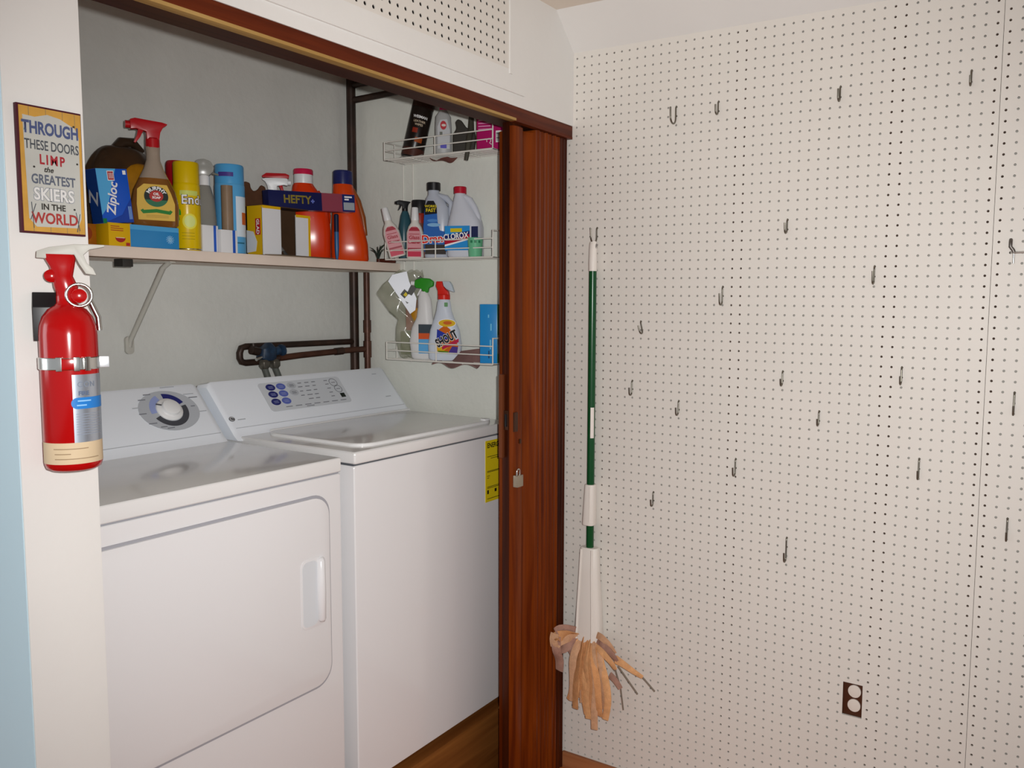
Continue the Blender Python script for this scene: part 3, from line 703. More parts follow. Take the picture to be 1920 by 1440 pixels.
# ------------------------------------------------------------------ things on the shelf
# brown crumpled bag at the back
def lumpy(rx, ry, h, seed, lob=3, amp=.10):
    rg = random.Random(seed); ph = [rg.uniform(0, 6.28) for _ in range(8)]
    def fn(u, v):
        a = 2*math.pi*u; e = v*math.pi/2
        k = 1+amp*math.sin(lob*a+ph[0])*math.cos(2*e+ph[1])+amp*.6*math.sin(5*a+ph[2]+3*e)+amp*.35*math.sin(9*a+ph[3]-5*e)
        c = max(math.cos(e), 0)**.55
        return (rx*k*c*math.cos(a), ry*k*c*math.sin(a), h*(math.sin(e)**.9)*(1+amp*.4*math.sin(3*a+ph[4])*math.cos(e)))
    return fn
t = thing('plastic_bag', 'dark brown translucent plastic bag bulging behind the spray bottle at the left', 'bag', (-.905, .872, ZS))
MB().sheet(lumpy(.115, .058, .272, 5, 2, .06), 44, 18).build('bag_skin', C_('brown_film', '4a3420', .28, col2='33241a', scale=12, alpha=.86), t, smooth=80)
MB().sheet(lumpy(.066, .042, .228, 9, 2, .05), 30, 12).build('contents', C_('orange_inside', 'b47a12', .5, var=.3, scale=20), t, smooth=80)
t.children[1].location = (.022, -.034, 0)
MB().tube([(-.02, .0, .262), (.0, .0, .284), (.03, .0, .288), (.06, .005, .268)], [.012, .014, .013, .008], 10).build('knot', C_('brown_film_knot', '35271c', .35), t, smooth=70)
t = carton('carton', 'maroon carton standing at the far left behind the blue bag box', (-1.085, .84, ZS), .05, .06, .235, C_('maroon_card', '5a1420', .5))
patch(t, C_('maroon_band', '7c2432', .5), rect(-.025, .025, .16, .20), 0, 'print_band')
# orange carton, low wrap box
t = carton('carton', 'orange carton lying at the far left of the shelf under the blue bag box', (-1.092, .752, ZS), .085, .05, .052, C_('orange_card', 'a8620f', .45, var=.25, scale=25))
patch(t, C_('orange_swirl', '8c3a12', .5), ell(.018, .028, .014, .017), 0, 'print_spot')
lb = carton('wrap_box', 'long low yellow and light blue wrap box at the front left of the shelf', (-.941, .7225, ZS), .188, .055, .056, C_('wrap_blue', '2f87c4', .3))
YELC = C_('carton_yellow', 'dcae10', .4)
box(-.0955, -.040, -.0008, .0558, -.0002, .0565).build('yellow_end', YELC, lb, bevel=.0006)
patch(lb, C_('red_print', 'a52a2a', .5), ell(-.066, .020, .013, .011, 20, 180, 360), -.0008, 'print_bowl')
patch(lb, C_('pale_print', 'e8d8c8', .5), rect(-.077, -.056, .0195, .021), -.0012, 'print_bowl')
for z in (.048, .043, .038): patch(lb, C_('red_print', 'a52a2a', .5), rect(-.090, -.068+.01*(z < .045), z-.0009, z+.0009), -.0008, 'print_line')
patch(lb, C_('red_print2', 'b03030', .5), rect(-.052, -.042, .001, .009), -.0008, 'print_square')
patch(lb, C_('wrap_light', '4fa2d8', .35), rect(-.040, .093, .044, .056), 0, 'print_band')
for a in range(0, 180, 30):
    ca, sa = math.cos(R(a)), math.sin(R(a)); MB().tube([(.068-.011*ca, -.0004, .024-.011*sa), (.068+.011*ca, -.0004, .024+.011*sa)], .0011, 5).build('print_flake', C_('flake_print', '8cc0e4', .5), lb)
# blue zip bag box, leaning
ZB = ZS+.0565
zb = carton('bag_box', 'leaning bright blue zip bag box on top of the low wrap box', (-1.0055, .7275, ZB+.001), .079, .046, .132, C_('zip_blue', '1556c8', .3), ry=R(-6.5))
patch(zb, C_('zip_pale', '55aee4', .3), [(-.0395, .020), (-.0395, .132), (.010, .132), (-.004, .095), (-.022, .040)], 0, 'print_swoosh')
patch(zb, C_('zip_deep', '0d3fa4', .3), [(-.039, .0), (.039, .0), (.039, .060), (.012, .020)], 0, 'print_shade')
LW = C_('letter_white', 'f0f0f0', .4)
text('Ziploc', zb, LW, front(-.008, .060, -.0012, R(78)), .031, bold=.0007, shear=.15)
patch(zb, LW, rect(-.013, .004, .103, .127), -.0004, 'badge')
patch(zb, C_('red_badge', 'b3262a', .4), rect(-.0115, .0025, .105, .125), -.0008, 'badge_fill')
for i in range(3): patch(zb, LW, rect(-.009+i*.004, -.0075+i*.004, .108, .122), -.0012, 'badge_mark')
patch(zb, LW, rect(.027, .035, .118, .128), -.0004, 'count_mark')
for i in range(3): patch(zb, C_('pale_mark2', '8fb6ea', .4), rect(.029+i*.003, .0305+i*.003, .008, .040), -.0004, 'print_mark')
box(-.0400, -.0394, .0005, .0455, .001, .131).build('side_print', C_('zip_navy', '123a80', .35), zb, smooth=0)
text('Z', zb, C_('silver_letter', 'b8bcc4', .4), leftface(-.0405, .023, .062, R(75)), .052, bold=.001)
patch(zb, C_('zip_green', '1d7a4a', .4), rect(-.0395, -.030, .0, .012), -.0004, 'print_corner')
# wood cleaner spray bottle with red trigger
t = thing('spray_bottle', 'amber wood cleaner spray bottle with red trigger on the low wrap box', 'spray bottle', (-.892, .754, ZB), R(-24))
AMB = C_('amber_liquid', '8a5a28', .12, col2='6f451c', scale=6, coat=.5)
CLR = C_('tinted_clear', 'a09080', .1, coat=.5)
MB().loft([(0, .050, .021, 0, 0, 3), (.006, .056, .0245, 0, 0, 3), (.055, .058, .025, 0, 0, 2.8), (.095, .050, .024, 0, 0, 2.6), (.125, .036, .021, 0, 0, 2.3)], 40).build('body', AMB, t, smooth=50)
MB().loft([(.1245, .036, .021, 0, 0, 2.3), (.150, .024, .018, 0, 0, 2), (.172, .017, .0155, 0, 0, 2), (.190, .0165, .0155, 0, 0, 2), (.205, .0175, .0165, 0, 0, 2), (.212, .014, .014, 0, 0, 2)], 32).build('neck', CLR, t, smooth=50)
RED = C_('trigger_red', 'b3141c', .3)
trigger_head(t, .206, RED, RED, 1.12, -1, neck=.0135)
lab = patch(t, C_('label_mustard', 'd7b04a', .45), [(-.043, .016), (.043, .016), (.044, .060), (.036, .085), (.026, .108), (-.028, .108), (-.044, .094), (-.046, .055)], -.0258, 'label', .0012)
MB().prism(ell(0, .077, .0285, .0265, 32), -.0279, -.0270).build('emblem', C_('emblem_black', '1c2420', .4), lab, smooth=0)
MB().prism(ell(0, .077, .0285, .0265, 20, 200, 340), -.0284, -.0279).build('emblem_green', C_('emblem_green', '2f6d4c', .4), lab, smooth=0)
MB().prism(ell(0, .078, .0165, .0145, 28), -.0288, -.0284).build('emblem_red', C_('emblem_red', 'b0302a', .4), lab, smooth=0)
def arc_text(cx, cz, r, y): return lambda u, v: (cx+(r+v)*math.sin(u/r), y, cz+(r+v)*math.cos(u/r))
text('MURPHY', lab, LW, arc_text(0, .076, .0215, -.0290), .0125, bold=.0004)
text('OIL', lab, LW, front(0, .083, -.0292), .009, bold=.0003); text('SOAP', lab, LW, front(0, .074, -.0292), .008, bold=.0003)
MB().prism([(-.038, .040), (-.032, .044), (-.030, .041), (0, .045), (.030, .041), (.032, .044), (.038, .040), (.032, .032), (0, .036), (-.032, .032)], -.0279, -.0270).build('ribbon_print', C_('ribbon_green', '1f7a2c', .4), lab, smooth=0)
for z in (.028, .024): patch(lab, C_('label_line', 'a8893a', .5), rect(-.025, .028, z-.0006, z+.0006), -.0270, 'print_line')
# red can behind
t = can('aerosol_can', 'red can half hidden between the amber bottle and the yellow can', 'can', (-.763, .845, ZS), .030, .252, C_('can_red', 'a31420', .3), R(-34))
band(t, LW, .0305, .13, .175, -60, 30, 'white_band')
# yellow dusting spray can
YEL = C_('can_yellow', 'd9b800', .28)
t = can('aerosol_can', 'yellow dusting spray can with a lemon on it in the middle left', 'can', (-.795, .760, ZS), .034, .238, YEL, R(-34), cap=.052, capm=C_('cap_yellow', 'd3b206', .35))
text('Endust', t, C_('letter_navy', '23244a', .4), wrap(.0347, .135, R(-24)), .0335, sx=.95, bold=.0020, align='LEFT', space=1.08)
text('Endust', t, LW, wrap(.0351, .135, R(-24)), .0335, sx=.95, bold=.0005, align='LEFT', space=1.08)
band(t, C_('lime_band', 'c9d26a', .4), .0344, .147, .160, -30, 50, 'band')
MB().sheet(lambda u, v: wrap(.0346, .078, R(10))(.019*math.cos(6.2832*u)*v, .021*math.sin(6.2832*u)*v), 24, 4).build('lemon_print', C_('lemon_ring', 'e4dc50', .4), t, smooth=60)
MB().sheet(lambda u, v: wrap(.0349, .078, R(10))(.014*math.cos(6.2832*u)*v, .016*math.sin(6.2832*u)*v), 24, 4).build('lemon_print', C_('lemon_flesh', 'd6e08a', .4), t, smooth=60)
for (a, b, c, d) in ((-.034, .112, -.016, .094), (-.040, .100, -.020, .080)):
    MB().sheet(lambda u, v, a=a, b=b, c=c, d=d: wrap(.0347, 0, 0)(a+(c-a)*u+(v-.5)*.012*math.sin(math.pi*u), b+(d-b)*u+(v-.5)*.014*math.sin(math.pi*u)), 8, 3).build('leaf_print', C_('leaf_print', '2f9a2a', .4), t, smooth=60)
for z in (.038, .046, .030): band(t, C_('dull_print', 'a89408', .5), .0344, z, z+.0016, -25, 30, 'print_line', 8)
# clear spray bottle
t = thing('spray_bottle', 'small clear spray bottle with grey pump beside the light blue can', 'spray bottle', (-.708, .805, ZS), R(-35))
GLS = C_('clear_plastic', 'b4b2aa', .08, trans=.55, ior=1.2)
MB().loft([(0, .026, .020, 0, 0, 2.5), (.005, .030, .023, 0, 0, 2.5), (.09, .030, .023, 0, 0, 2.5), (.15, .026, .021, 0, 0, 2.2), (.185, .017, .016, 0, 0, 2), (.195, .0115, .0115, 0, 0, 2)], 32).build('body', GLS, t, smooth=50)
MB().loft([(.004, .027, .0205, 0, 0, 2.5), (.085, .027, .0205, 0, 0, 2.5)], 32).build('liquid', C_('grey_liquid', '8b8980', .1), t, smooth=50)
MB().lathe([(.0145, .190), (.0145, .214), (.013, .218)], 20).build('collar', PLWHITE, t)
MB().prism([(-.024, .224), (-.012, .216), (.012, .216), (.024, .228), (.027, .240), (.018, .258), (.0, .264), (-.018, .260), (-.028, .244)], -.012, .012).build('pump', C_('grey_clear', 'a4a49e', .2, alpha=.7), t, bevel=.004)
MB().tube([(.022, 0, .226), (.038, 0, .222)], .003, 8).build('nozzle', C_('grey_clear2', '77776f', .3), t)
# two small white boxes
WBX = C_('white_card', 'dfe0e2', .5); BST = C_('blue_stripe', '2a58b8', .45)
for (x, y, w, h, lab_) in ((-.736, .745, .050, .074, 'small white box with a blue stripe behind its twin, by the yellow can'), (-.689, .727, .054, .064, 'small white box with a blue stripe in front of the light blue can')):
    t = carton('small_box', lab_, (x, y, ZS), w, .046, h, WBX, group='white boxes with a blue stripe')
    patch(t, BST, rect(w*.20, w*.36, 0, h), 0, 'stripe')
# light blue canister
LBL = C_('canister_blue', '5aa6d8', .35)
t = can('canister', 'tall light blue canister with a cloud print, behind the cardboard roll', 'canister', (-.632, .796, ZS), .041, .256, LBL, R(-37), cap=.050, capm=C_('canister_cap', '4f9fd4', .35), rim=False)
band(t, C_('purple_print', '4a3a86', .4), .0416, .220, .232, -45, 15, 'print_band', 10)
band(t, C_('cloud_white', 'd5e3ee', .4), .0416, .05, .165, 22, 80, 'cloud_print', 10)
band(t, C_('orange_print', 'c8622a', .4), .0420, .085, .12, 48, 76, 'print_spot', 8)
band(t, C_('teal_line', '2c6a86', .5), .0416, .030, .034, 0, 60, 'print_line', 8)
# roll
t = thing('cardboard_roll', 'narrow grey brown roll standing on a small white box', 'roll', (-.676, .750, ZS+.0642), R(-36))
MB().lathe([(.0155, 0), (.0155, .126)], 24).build('tube', C_('roll_brown', '8a7560', .35, var=.1, scale=30), t)
MB().lathe([(.0105, .1262), (.0105, .1266)], 20).build('hole', C_('roll_dark', '4b3d30', .6), t)
# brown lump and small trigger bottle at the back
t = thing('work_glove', 'dark brown work glove standing behind the torn yellow box', 'glove', (-.468, .900, ZS), R(-38))
MB().prism([(-.040, 0), (.040, 0), (.038, .12), (.040, .200), (.034, .222), (.022, .228), (.012, .212), (.0, .206), (-.008, .216), (-.010, .232), (-.024, .236), (-.036, .228), (-.038, .12)], -.012, .012).build('body', C_('brown_suede', '5a3a26', .85, var=.2, scale=30), t, bevel=.006, seg=3)
t = thing('spray_bottle', 'small blue spray bottle with red and white trigger at the back of the shelf', 'spray bottle', (-.395, .900, ZS), R(-39))
MB().loft([(0, .030, .020, 0, 0, 2.6), (.12, .034, .022, 0, 0, 2.6), (.165, .030, .020, 0, 0, 2.4), (.190, .017, .015, 0, 0, 2), (.200, .012, .012, 0, 0, 2)], 32).build('body', C_('bottle_navy', '1d2c66', .2), t, smooth=50)
band(t, C_('label_grey', '9fa6ae', .4), .0335, .12, .15, -40, 20, 'label')
trigger_head(t, .198, PLWHITE, RED, 1.0, 1, neck=.012)
MB().prism([(-.030, .257), (.050, .257), (.052, .268), (.040, .273), (-.018, .272), (-.032, .262)], -.0115, .0115).build('top_cover', RED, t, bevel=.003)
# torn bag carton
gb = thing('bag_carton', 'torn open yellow and white bag carton with a cardboard tongue at the shelf edge', 'box', (-.480, .734, ZS))
BRC = C_('card_inside', '4d3726', .8, var=.15, scale=20); WHC = C_('card_white', 'dcdde0', .5)
gw, gd, gh = .182, .070, .146
box(-gw/2, -gw/2+.003, 0, gd, .002, gh).build('left_side', YELC, gb, smooth=0)
fp = box(-gw/2, -gw/2+.066, -.002, .001, .002, gh-.004).build('front_panel', WHC, gb, smooth=0)
patch(gb, YELC, rect(-gw/2, -gw/2+.066, gh-.008, gh), -.0016, 'yellow_edge', .0006)
box(gw/2-.056, gw/2, .002, .005, .002, gh-.018).build('front_panel', WHC, gb, smooth=0)
patch(gb, YELC, rect(gw/2-.056, gw/2, gh-.024, gh-.016), .002, 'yellow_edge', .0006); patch(gb, YELC, rect(gw/2-.008, gw/2, .002, gh-.018), .002, 'yellow_edge', .0008)
box(-gw/2, gw/2, gd-.003, gd, .002, gh).build('back', BRC, gb, smooth=0)
box(gw/2-.003, gw/2, .006, gd, .002, gh-.018).build('right_side', YELC, gb, smooth=0)
box(-gw/2+.003, gw/2-.003, .003, gd-.003, .002, .005).build('bottom', BRC, gb, smooth=0)
MB().add([(-gw/2+.066, -.002, .004), (gw/2-.056, .004, .004), (gw/2+.090, -.010, .0025), (gw/2+.020, -.036, -.0015), (-gw/2+.030, -.040, -.0015), (-gw/2+.004, -.004, .002)], [(0, 1, 2, 3, 4, 5)]).build('tongue', C_('card_tongue', '97856e', .7, var=.12, scale=25), gb, smooth=0, solid=.0015)
MB().sheet(lambda u, v: (-.025+.055*u, .008+.03*v, .006+.050*(1-u)*v+.012*math.sin(5*u)), 8, 6).build('bag_film', C_('grey_film', '8f8d8a', .2, alpha=.75), gb, smooth=60)
RDL = C_('logo_red', 'b5202a', .4)
box(-gw/2-.0008, -gw/2, .008, .030, .060, .108).build('logo_badge', RDL, gb, smooth=0)
text('GLAD', gb, LW, leftface(-gw/2-.0012, .019, .084, R(-90)), .017, bold=.0005)
MB().prism([(.070, .008), (.030, .012), (.024, .040), (.040, .070), (.070, .075)], -gw/2-.0006, -gw/2, 'x').build('white_print', WHC, gb, smooth=0)
box(-gw/2+.002, gw/2-.006, .003, gd-.003, gh, gh+.0025).build('top_flap', BRC, gb, smooth=0)
# long navy carton on top
nb = carton('long_carton', 'long navy carton with a pink end lying on top of the torn yellow box', (-.368, .742, ZS+.1500), .300, .036, .056, C_('navy_card', '1b1f4e', .35), rz=R(-11), ry=R(-2.5))
box(.030, .1505, -.0008, .0365, -.0004, .0562).build('pink_wrap', C_('pink_card', '8f4252', .4), nb, smooth=0)
patch(nb, C_('label_navy', '1f2a66', .4), rect(.104, .1505, .001, .0555), -.0008, 'end_label', .0006)
text('HEFTY', nb, C_('dull_gold', '8a7a30', .5), front(-.055, .030, -.0009), .034, sx=.95, bold=.001)
for (x0, x1, z) in ((.112, .140, .048), (.112, .128, .040)): patch(nb, LW, rect(x0, x1, z-.003, z+.002), -.0014, 'print_mark')
patch(nb, C_('label_grey', '9fa6ae', .4), rect(.108, .148, .006, .030), -.0014, 'print_block')
patch(nb, C_('star_blue', '6f7fd0', .4), rect(-.008, .004, .026, .030), 0, 'print_mark'); patch(nb, C_('star_blue', '6f7fd0', .4), rect(-.004, 0, .022, .034), 0, 'print_mark')
# detergent jugs
ORG = C_('detergent_orange', 'd4430e', .22); ORG2 = C_('detergent_orange_red', 'd8380e', .22)
t = thing('detergent_jug', 'orange detergent jug with a white and pink cap behind the navy carton', 'bottle', (-.276, .874, ZS), R(-42))
MB().loft([(0, .058, .036, .008, 0, 3), (.008, .063, .040, .008, 0, 3), (.10, .064, .041, .008, 0, 3), (.17, .061, .040, .006, 0, 2.8), (.215, .048, .038, -.004, 0, 2.4), (.245, .034, .032, -.012, 0, 2), (.252, .030, .030, -.012, 0, 2)], 40).build('body', ORG2, t, smooth=50)
MB().lathe([(.0295, .248), (.0305, .252), (.0300, .282)], 30, -.012, 0).build('cap', PLWHITE, t)
MB().lathe([(.0312, .280), (.0312, .294), (.029, .298)], 30, -.012, 0).build('cap_top', C_('cap_pink', 'c81f4a', .35), t)
MB().tube([(.028, 0, .225), (.054, 0, .190), (.062, 0, .150), (.060, 0, .125)], .012, 12).build('handle', ORG2, t, smooth=60)
t = thing('detergent_jug', 'orange detergent jug with a navy cap at the right end of the shelf', 'bottle', (-.156, .806, ZS), R(-44))
MB().loft([(0, .058, .036, 0, 0, 3), (.008, .062, .040, 0, 0, 3), (.06, .061, .040, -.001, 0, 3), (.12, .053, .038, -.006, 0, 2.8), (.18, .044, .035, -.012, 0, 2.6), (.225, .037, .033, -.017, 0, 2.2), (.255, .033, .032, -.020, 0, 2), (.262, .030, .030, -.020, 0, 2)], 40).build('body', ORG, t, smooth=50)
MB().lathe([(.0325, .258), (.033, .262), (.0320, .300), (.029, .304)], 30, -.020, 0).build('cap', C_('cap_navy', '23285e', .35), t)
MB().tube([(.012, -.002, .245), (.030, -.002, .205), (.044, -.002, .150), (.052, -.002, .090)], [.006, .009, .010, .007], 12).build('handle', C_('detergent_brown', '8c4a1c', .3), t, smooth=60)
# thin blue tube between the jugs
t = thing('marker_pen', 'thin blue tube standing between the two orange jugs', 'pen', (-.230, .790, ZS), R(-43))
MB().lathe([(.003, 0), (.006, .02), (.0075, .045), (.0075, .135), (.006, .150)], 14).build('barrel', C_('pen_blue', '2a5f92', .3), t)
MB().lathe([(.0079, .095), (.0079, .150), (.005, .154)], 14).build('cap', C_('pen_navy', '1c2440', .35), t)
# scrub brush at the shelf end
t = thing('scrub_brush', 'dark bristle brush with a reddish brown handle at the right end of the shelf', 'brush', (-.055, .742, ZS), R(-40))
MB().loft([(.001, .008, .006, -.02, 0, 2), (.013, .008, .006, -.02, 0, 2)], 12).build('ferrule', C_('brush_brown', '4c2014', .4), t)
MB().tube([(-.020, .004, .008), (.012, -.006, .007), (.035, -.016, .005)], [.006, .008, .006], 10).build('handle', C_('brush_brown', '4c2014', .4), t, smooth=60)
rg = random.Random(11)
for i in range(14):
    a = rg.uniform(-.7, .7); l = rg.uniform(.03, .055)
    MB().tube([(-.022, .004, .010), (-.022+.4*l*math.sin(a), .010, .012+.6*l), (-.022+l*math.sin(a), .016, .012+l*math.cos(a))], [.002, .0016, .0006], 5).build('bristle', C_('bristle_dark', '26302a', .7), t)
t = thing('leaf_stem', 'dark stem poking up behind the right orange jug', 'stem', (-.055, .775, ZS))
MB().tube([(0, 0, .0), (-.004, 0, .03), (.008, -.01, .055), (.024, -.014, .068)], [.002, .002, .004, .001], 6).build('stem', C_('stem_green', '2f3a2c', .7), t)

# ------------------------------------------------------------------ wire rack on the side wall
RX0, RX1, RY0, RY1 = -.106, -.006, .238, .690
rk = thing('wire_rack', 'white wire rack with three baskets on the right wall of the closet', 'rack', (0, 0, 0))
WR = .0021
def wire(p, name, parent, r=WR, closed=False): return MB().tube(p, r, 7, closed=closed).build(name, WIRE, parent, smooth=60)
for y in (.700, .655, .262): wire([(-.004, y, 1.36), (-.004, y, 2.10)], 'upright', rk)
for zf in (2.012, 1.680, 1.342):
    bk = wire([(RX0, RY0, zf), (RX0, RY1, zf), (RX1, RY1, zf), (RX1, RY0, zf)], 'basket_rim', rk, .0026, True)
    for h in (.030, .058): wire([(RX0, RY0, zf+h), (RX0, RY1, zf+h), (RX1, RY1, zf+h)], 'front_rail', bk)
    for y in (RY0, .47, RY1): wire([(RX0, y, zf), (RX0, y, zf+.058)], 'post', bk)
    wire([((RX0+RX1)/2, RY1, zf), ((RX0+RX1)/2, RY1, zf+.058)], 'post', bk)
    wire([(RX0, RY0, zf+.03), (RX0, RY0, zf+.083), (RX1, RY0, zf+.083), (RX1, RY0, zf)], 'end_loop', bk, .0026)
    for i in range(1, 6):
        x = RX0+(RX1-RX0)*i/6; wire([(x, RY0, zf), (x, RY1, zf)], 'floor_wire', bk, .0016)
    for y in (.36, .58): wire([(RX0, y, zf-.002), (RX1, y, zf-.002)], 'cross_wire', bk)

ZT_, ZM_, ZL_ = 2.0146, 1.6826, 1.3446
# top basket
t = thing('wipes_canister', 'leaning black brown leather wipes canister in the top basket', 'canister', (-.058, .612, ZT_+.004), R(-48), ry=R(0))
t.rotation_euler = Euler((0, R(13), R(-48)), 'XYZ')
DKB = C_('canister_black', '1c1310', .3)
MB().lathe([(.034, 0), (.036, .004), (.036, .165), (.034, .170)], 34).build('body', DKB, t)
MB().lathe([(.0365, .168), (.0365, .195), (.033, .202)], 34).build('lid', C_('lid_brown', '3a221a', .35), t)
band(t, C_('foot_brown', '4b2a22', .4), .0364, .004, .030, -90, 90, 'base_band')
text('WEIMAN', t, LW, wrap(.0367, .133, R(0)), .0125, bold=.0003); text('LEATHER', t, C_('letter_tan', 'c8b8a0', .4), wrap(.0367, .118, 0), .010, bold=.0002); text('WIPES', t, C_('letter_tan', 'c8b8a0', .4), wrap(.0367, .107, 0), .010, bold=.0002)
band(t, C_('spot_red', '8c2e1c', .4), .0365, .080, .096, -28, 0, 'print_spot', 6); band(t, C_('spot_orange', '9a4a1e', .4), .0365, .050, .066, -5, 35, 'print_spot', 6)
t = thing('bottle', 'grey white bottle with a pink cap next to the leather wipes canister', 'bottle', (-.058, .474, ZT_), R(-50))
MB().loft([(0, .024, .017, 0, 0, 2.8), (.004, .027, .019, 0, 0, 2.8), (.09, .027, .019, 0, 0, 2.8), (.125, .025, .018, 0, 0, 2.5), (.142, .014, .013, 0, 0, 2), (.150, .011, .011, 0, 0, 2)], 32).build('body', C_('bottle_grey', 'a7a8a8', .35), t, smooth=50)
MB().lathe([(.0125, .146), (.0125, .168), (.011, .170)], 20).build('cap', C_('cap_hot_pink', 'd81a70', .35), t)
lab = patch(t, C_('label_pale', 'bdbfc2', .4), [(-.018, .02), (.020, .02), (.021, .08), (.012, .115), (-.010, .112), (-.019, .09)], -.0192, 'label', .001)
patch(lab, C_('oval_red', 'b8323c', .4), ell(.0, .095, .010, .014), -.0203, 'print_oval'); patch(lab, C_('oval_white', 'd8d0c8', .4), ell(.001, .095, .007, .004), -.0208, 'print_oval')
patch(lab, C_('print_violet', '5a55b8', .4), rect(-.010, .010, .022, .034), -.0203, 'print_block'); patch(lab, C_('print_dim', '6d7068', .4), rect(-.012, -.003, .062, .074), -.0203, 'print_block')
# dark gloves with a strap hanging over the rail
t = thing('rubber_glove', 'dark grey rubber glove with one finger strap hanging over the top basket rail', 'glove', (-.055, .392, ZT_), R(-58))
MB().prism([(-.034, 0), (.034, 0), (.040, .05), (.036, .075), (.018, .078), (.008, .085), (-.006, .105), (-.018, .110), (-.026, .100), (-.022, .080), (-.034, .060)], -.011, .011).build('palm', C_('rubber_dark', '37342f', .6), t, bevel=.006, seg=3)
MB().tube([(.026, -.012, .120), (.026, -.020, .072), (.024, -.046, .050), (.020, -.056, .010), (.014, -.054, -.028)], [.008, .010, .0095, .0085, .006], 10).build('strap', C_('rubber_olive', '45433a', .55), t, smooth=60)
t = carton('card_piece', 'plain brown cardboard sheet standing left of the magenta box', (-.040, .322, ZT_), .055, .006, .118, C_('card_brown', '7c5a40', .7), R(-78))
t = carton('medicine_box', 'magenta box with fine white print and a barcode in the top basket', (-.088, .262, ZT_), .090, .050, .108, C_('magenta_card', 'a8165e', .4), R(-78))
for i in range(5):
    z = .098-i*.009; patch(t, C_('pink_print', 'd88ab4', .5), rect(-.040, .006-.004*(i % 2), z-.0018, z+.0018), 0, 'print_line')
patch(t, LW, rect(.020, .041, .020, .055), 0, 'barcode_panel')
for i in range(7): patch(t, C_('bar_ink', '24222a', .5), rect(.022, .039, .0235+i*.0042, .0252+i*.0042+.0006*(i % 3)), -.0005, 'bar')
MB().tube([(-.010, -.0006, .022)]+[( -.004+.007*math.cos(R(a)), -.0006, .026+.007*math.sin(R(a))) for a in range(200, -100, -30)]+[(.006, -.0006, .014)], .0010, 6).build('loop_print', LW, t)
t = tag(MB().sheet(lambda u, v: (-.092+.035*v, .640-.075*u, ZT_+.003+.012*v+.004*math.sin(6*u)), 8, 4).build('paper_slip', C_('paper_white', 'b9b8b2', .7), None, smooth=60, solid=.0006), 'white paper slip lying under the leather wipes canister', 'paper')
t = tag(MB().sheet(lambda u, v: (-.085+.05*v, .510-.075*u, 2.0085-.010*math.sin(math.pi*u)-.004*math.sin(7*u+3*v)), 10, 5).build('cloth_scrap', C_('cloth_reddish', '7d4c44', .8), None, smooth=60, solid=.0012), 'reddish cloth scrap sagging under the top basket', 'cloth')
# middle basket
RLB = C_('label_rose', 'cf8f96', .45); RTX = C_('ink_red', 'a01c30', .45)
def cleaner_bottle(lab_, loc, rz, ry):
    t = thing('cleaner_bottle', lab_, 'bottle', loc, group='white cleaner bottles with red labels'); t.rotation_euler = Euler((0, ry, rz), 'XYZ')
    b_ = MB().loft([(0, .026, .017, 0, 0, 2.8), (.004, .029, .019, 0, 0, 2.8), (.085, .028, .0185, 0, 0, 2.6), (.105, .022, .017, 0, 0, 2.3), (.118, .0135, .0135, 0, 0, 2), (.128, .0125, .0125, 0, 0, 2)], 32).build('body', C_('bottle_cream', 'dcd8d0', .35), t, smooth=50)
    MB().lathe([(.013, .126), (.0135, .130), (.011, .166), (.0095, .169)], 22).build('cap', PLWHITE, t)
    lb_ = patch(t, RLB, [(-.022, .004), (.022, .004), (.023, .075), (.016, .098), (.006, .105), (-.006, .105), (-.016, .098), (-.023, .075)], -.0192, 'label', .0012)
    patch(lb_, C_('band_red', 'c02648', .4), rect(-.022, .022, .006, .022), -.0204, 'print_band'); patch(lb_, C_('band_dark', '9a2c3c', .4), rect(-.022, .022, .028, .034), -.0204, 'print_band')
    patch(lb_, RTX, [(-.019, .090), (.019, .090), (.010, .102), (-.010, .102)], -.0204, 'print_band')
    text('Glass', lb_, RTX, front(0, .068, -.0216), .0165, bold=.0004); text('Cleaner', lb_, RTX, front(0, .052, -.0216), .0125, bold=.0004)
    patch(lb_, RTX, rect(-.017, .017, .0785, .0805), -.0204, 'print_line')
    return t
cleaner_bottle('white glass cleaner bottle leaning left at the far end of the middle basket', (-.076, .661, ZM_+.007), R(-47), R(-15))
cleaner_bottle('white glass cleaner bottle standing upright in front of the red black capped can', (-.080, .580, ZM_), R(-56), R(0))
t = thing('spray_bottle', 'teal spray bottle with a black top behind the leaning white bottle', 'spray bottle', (-.032, .668, ZM_), R(-30))
MB().loft([(0, .020, .016, 0, 0, 2.5), (.004, .022, .018, 0, 0, 2.5), (.11, .022, .018, 0, 0, 2.5), (.15, .016, .015, 0, 0, 2), (.165, .010, .010, 0, 0, 2)], 28).build('body', C_('bottle_teal', '2f5560', .3), t, smooth=50)
trigger_head(t, .163, BLACK, BLACK, .62, -1, neck=.014)
t = can('aerosol_can', 'red brown can with a wide black cap in the middle basket', 'can', (-.034, .600, ZM_), .0275, .198, C_('can_rust', '96281a', .3), R(-48), cap=.040, capm=BLACK)
band(t, C_('can_dull', '6b3a2c', .4), .0279, .09, .12, -60, 60, 'print_band')
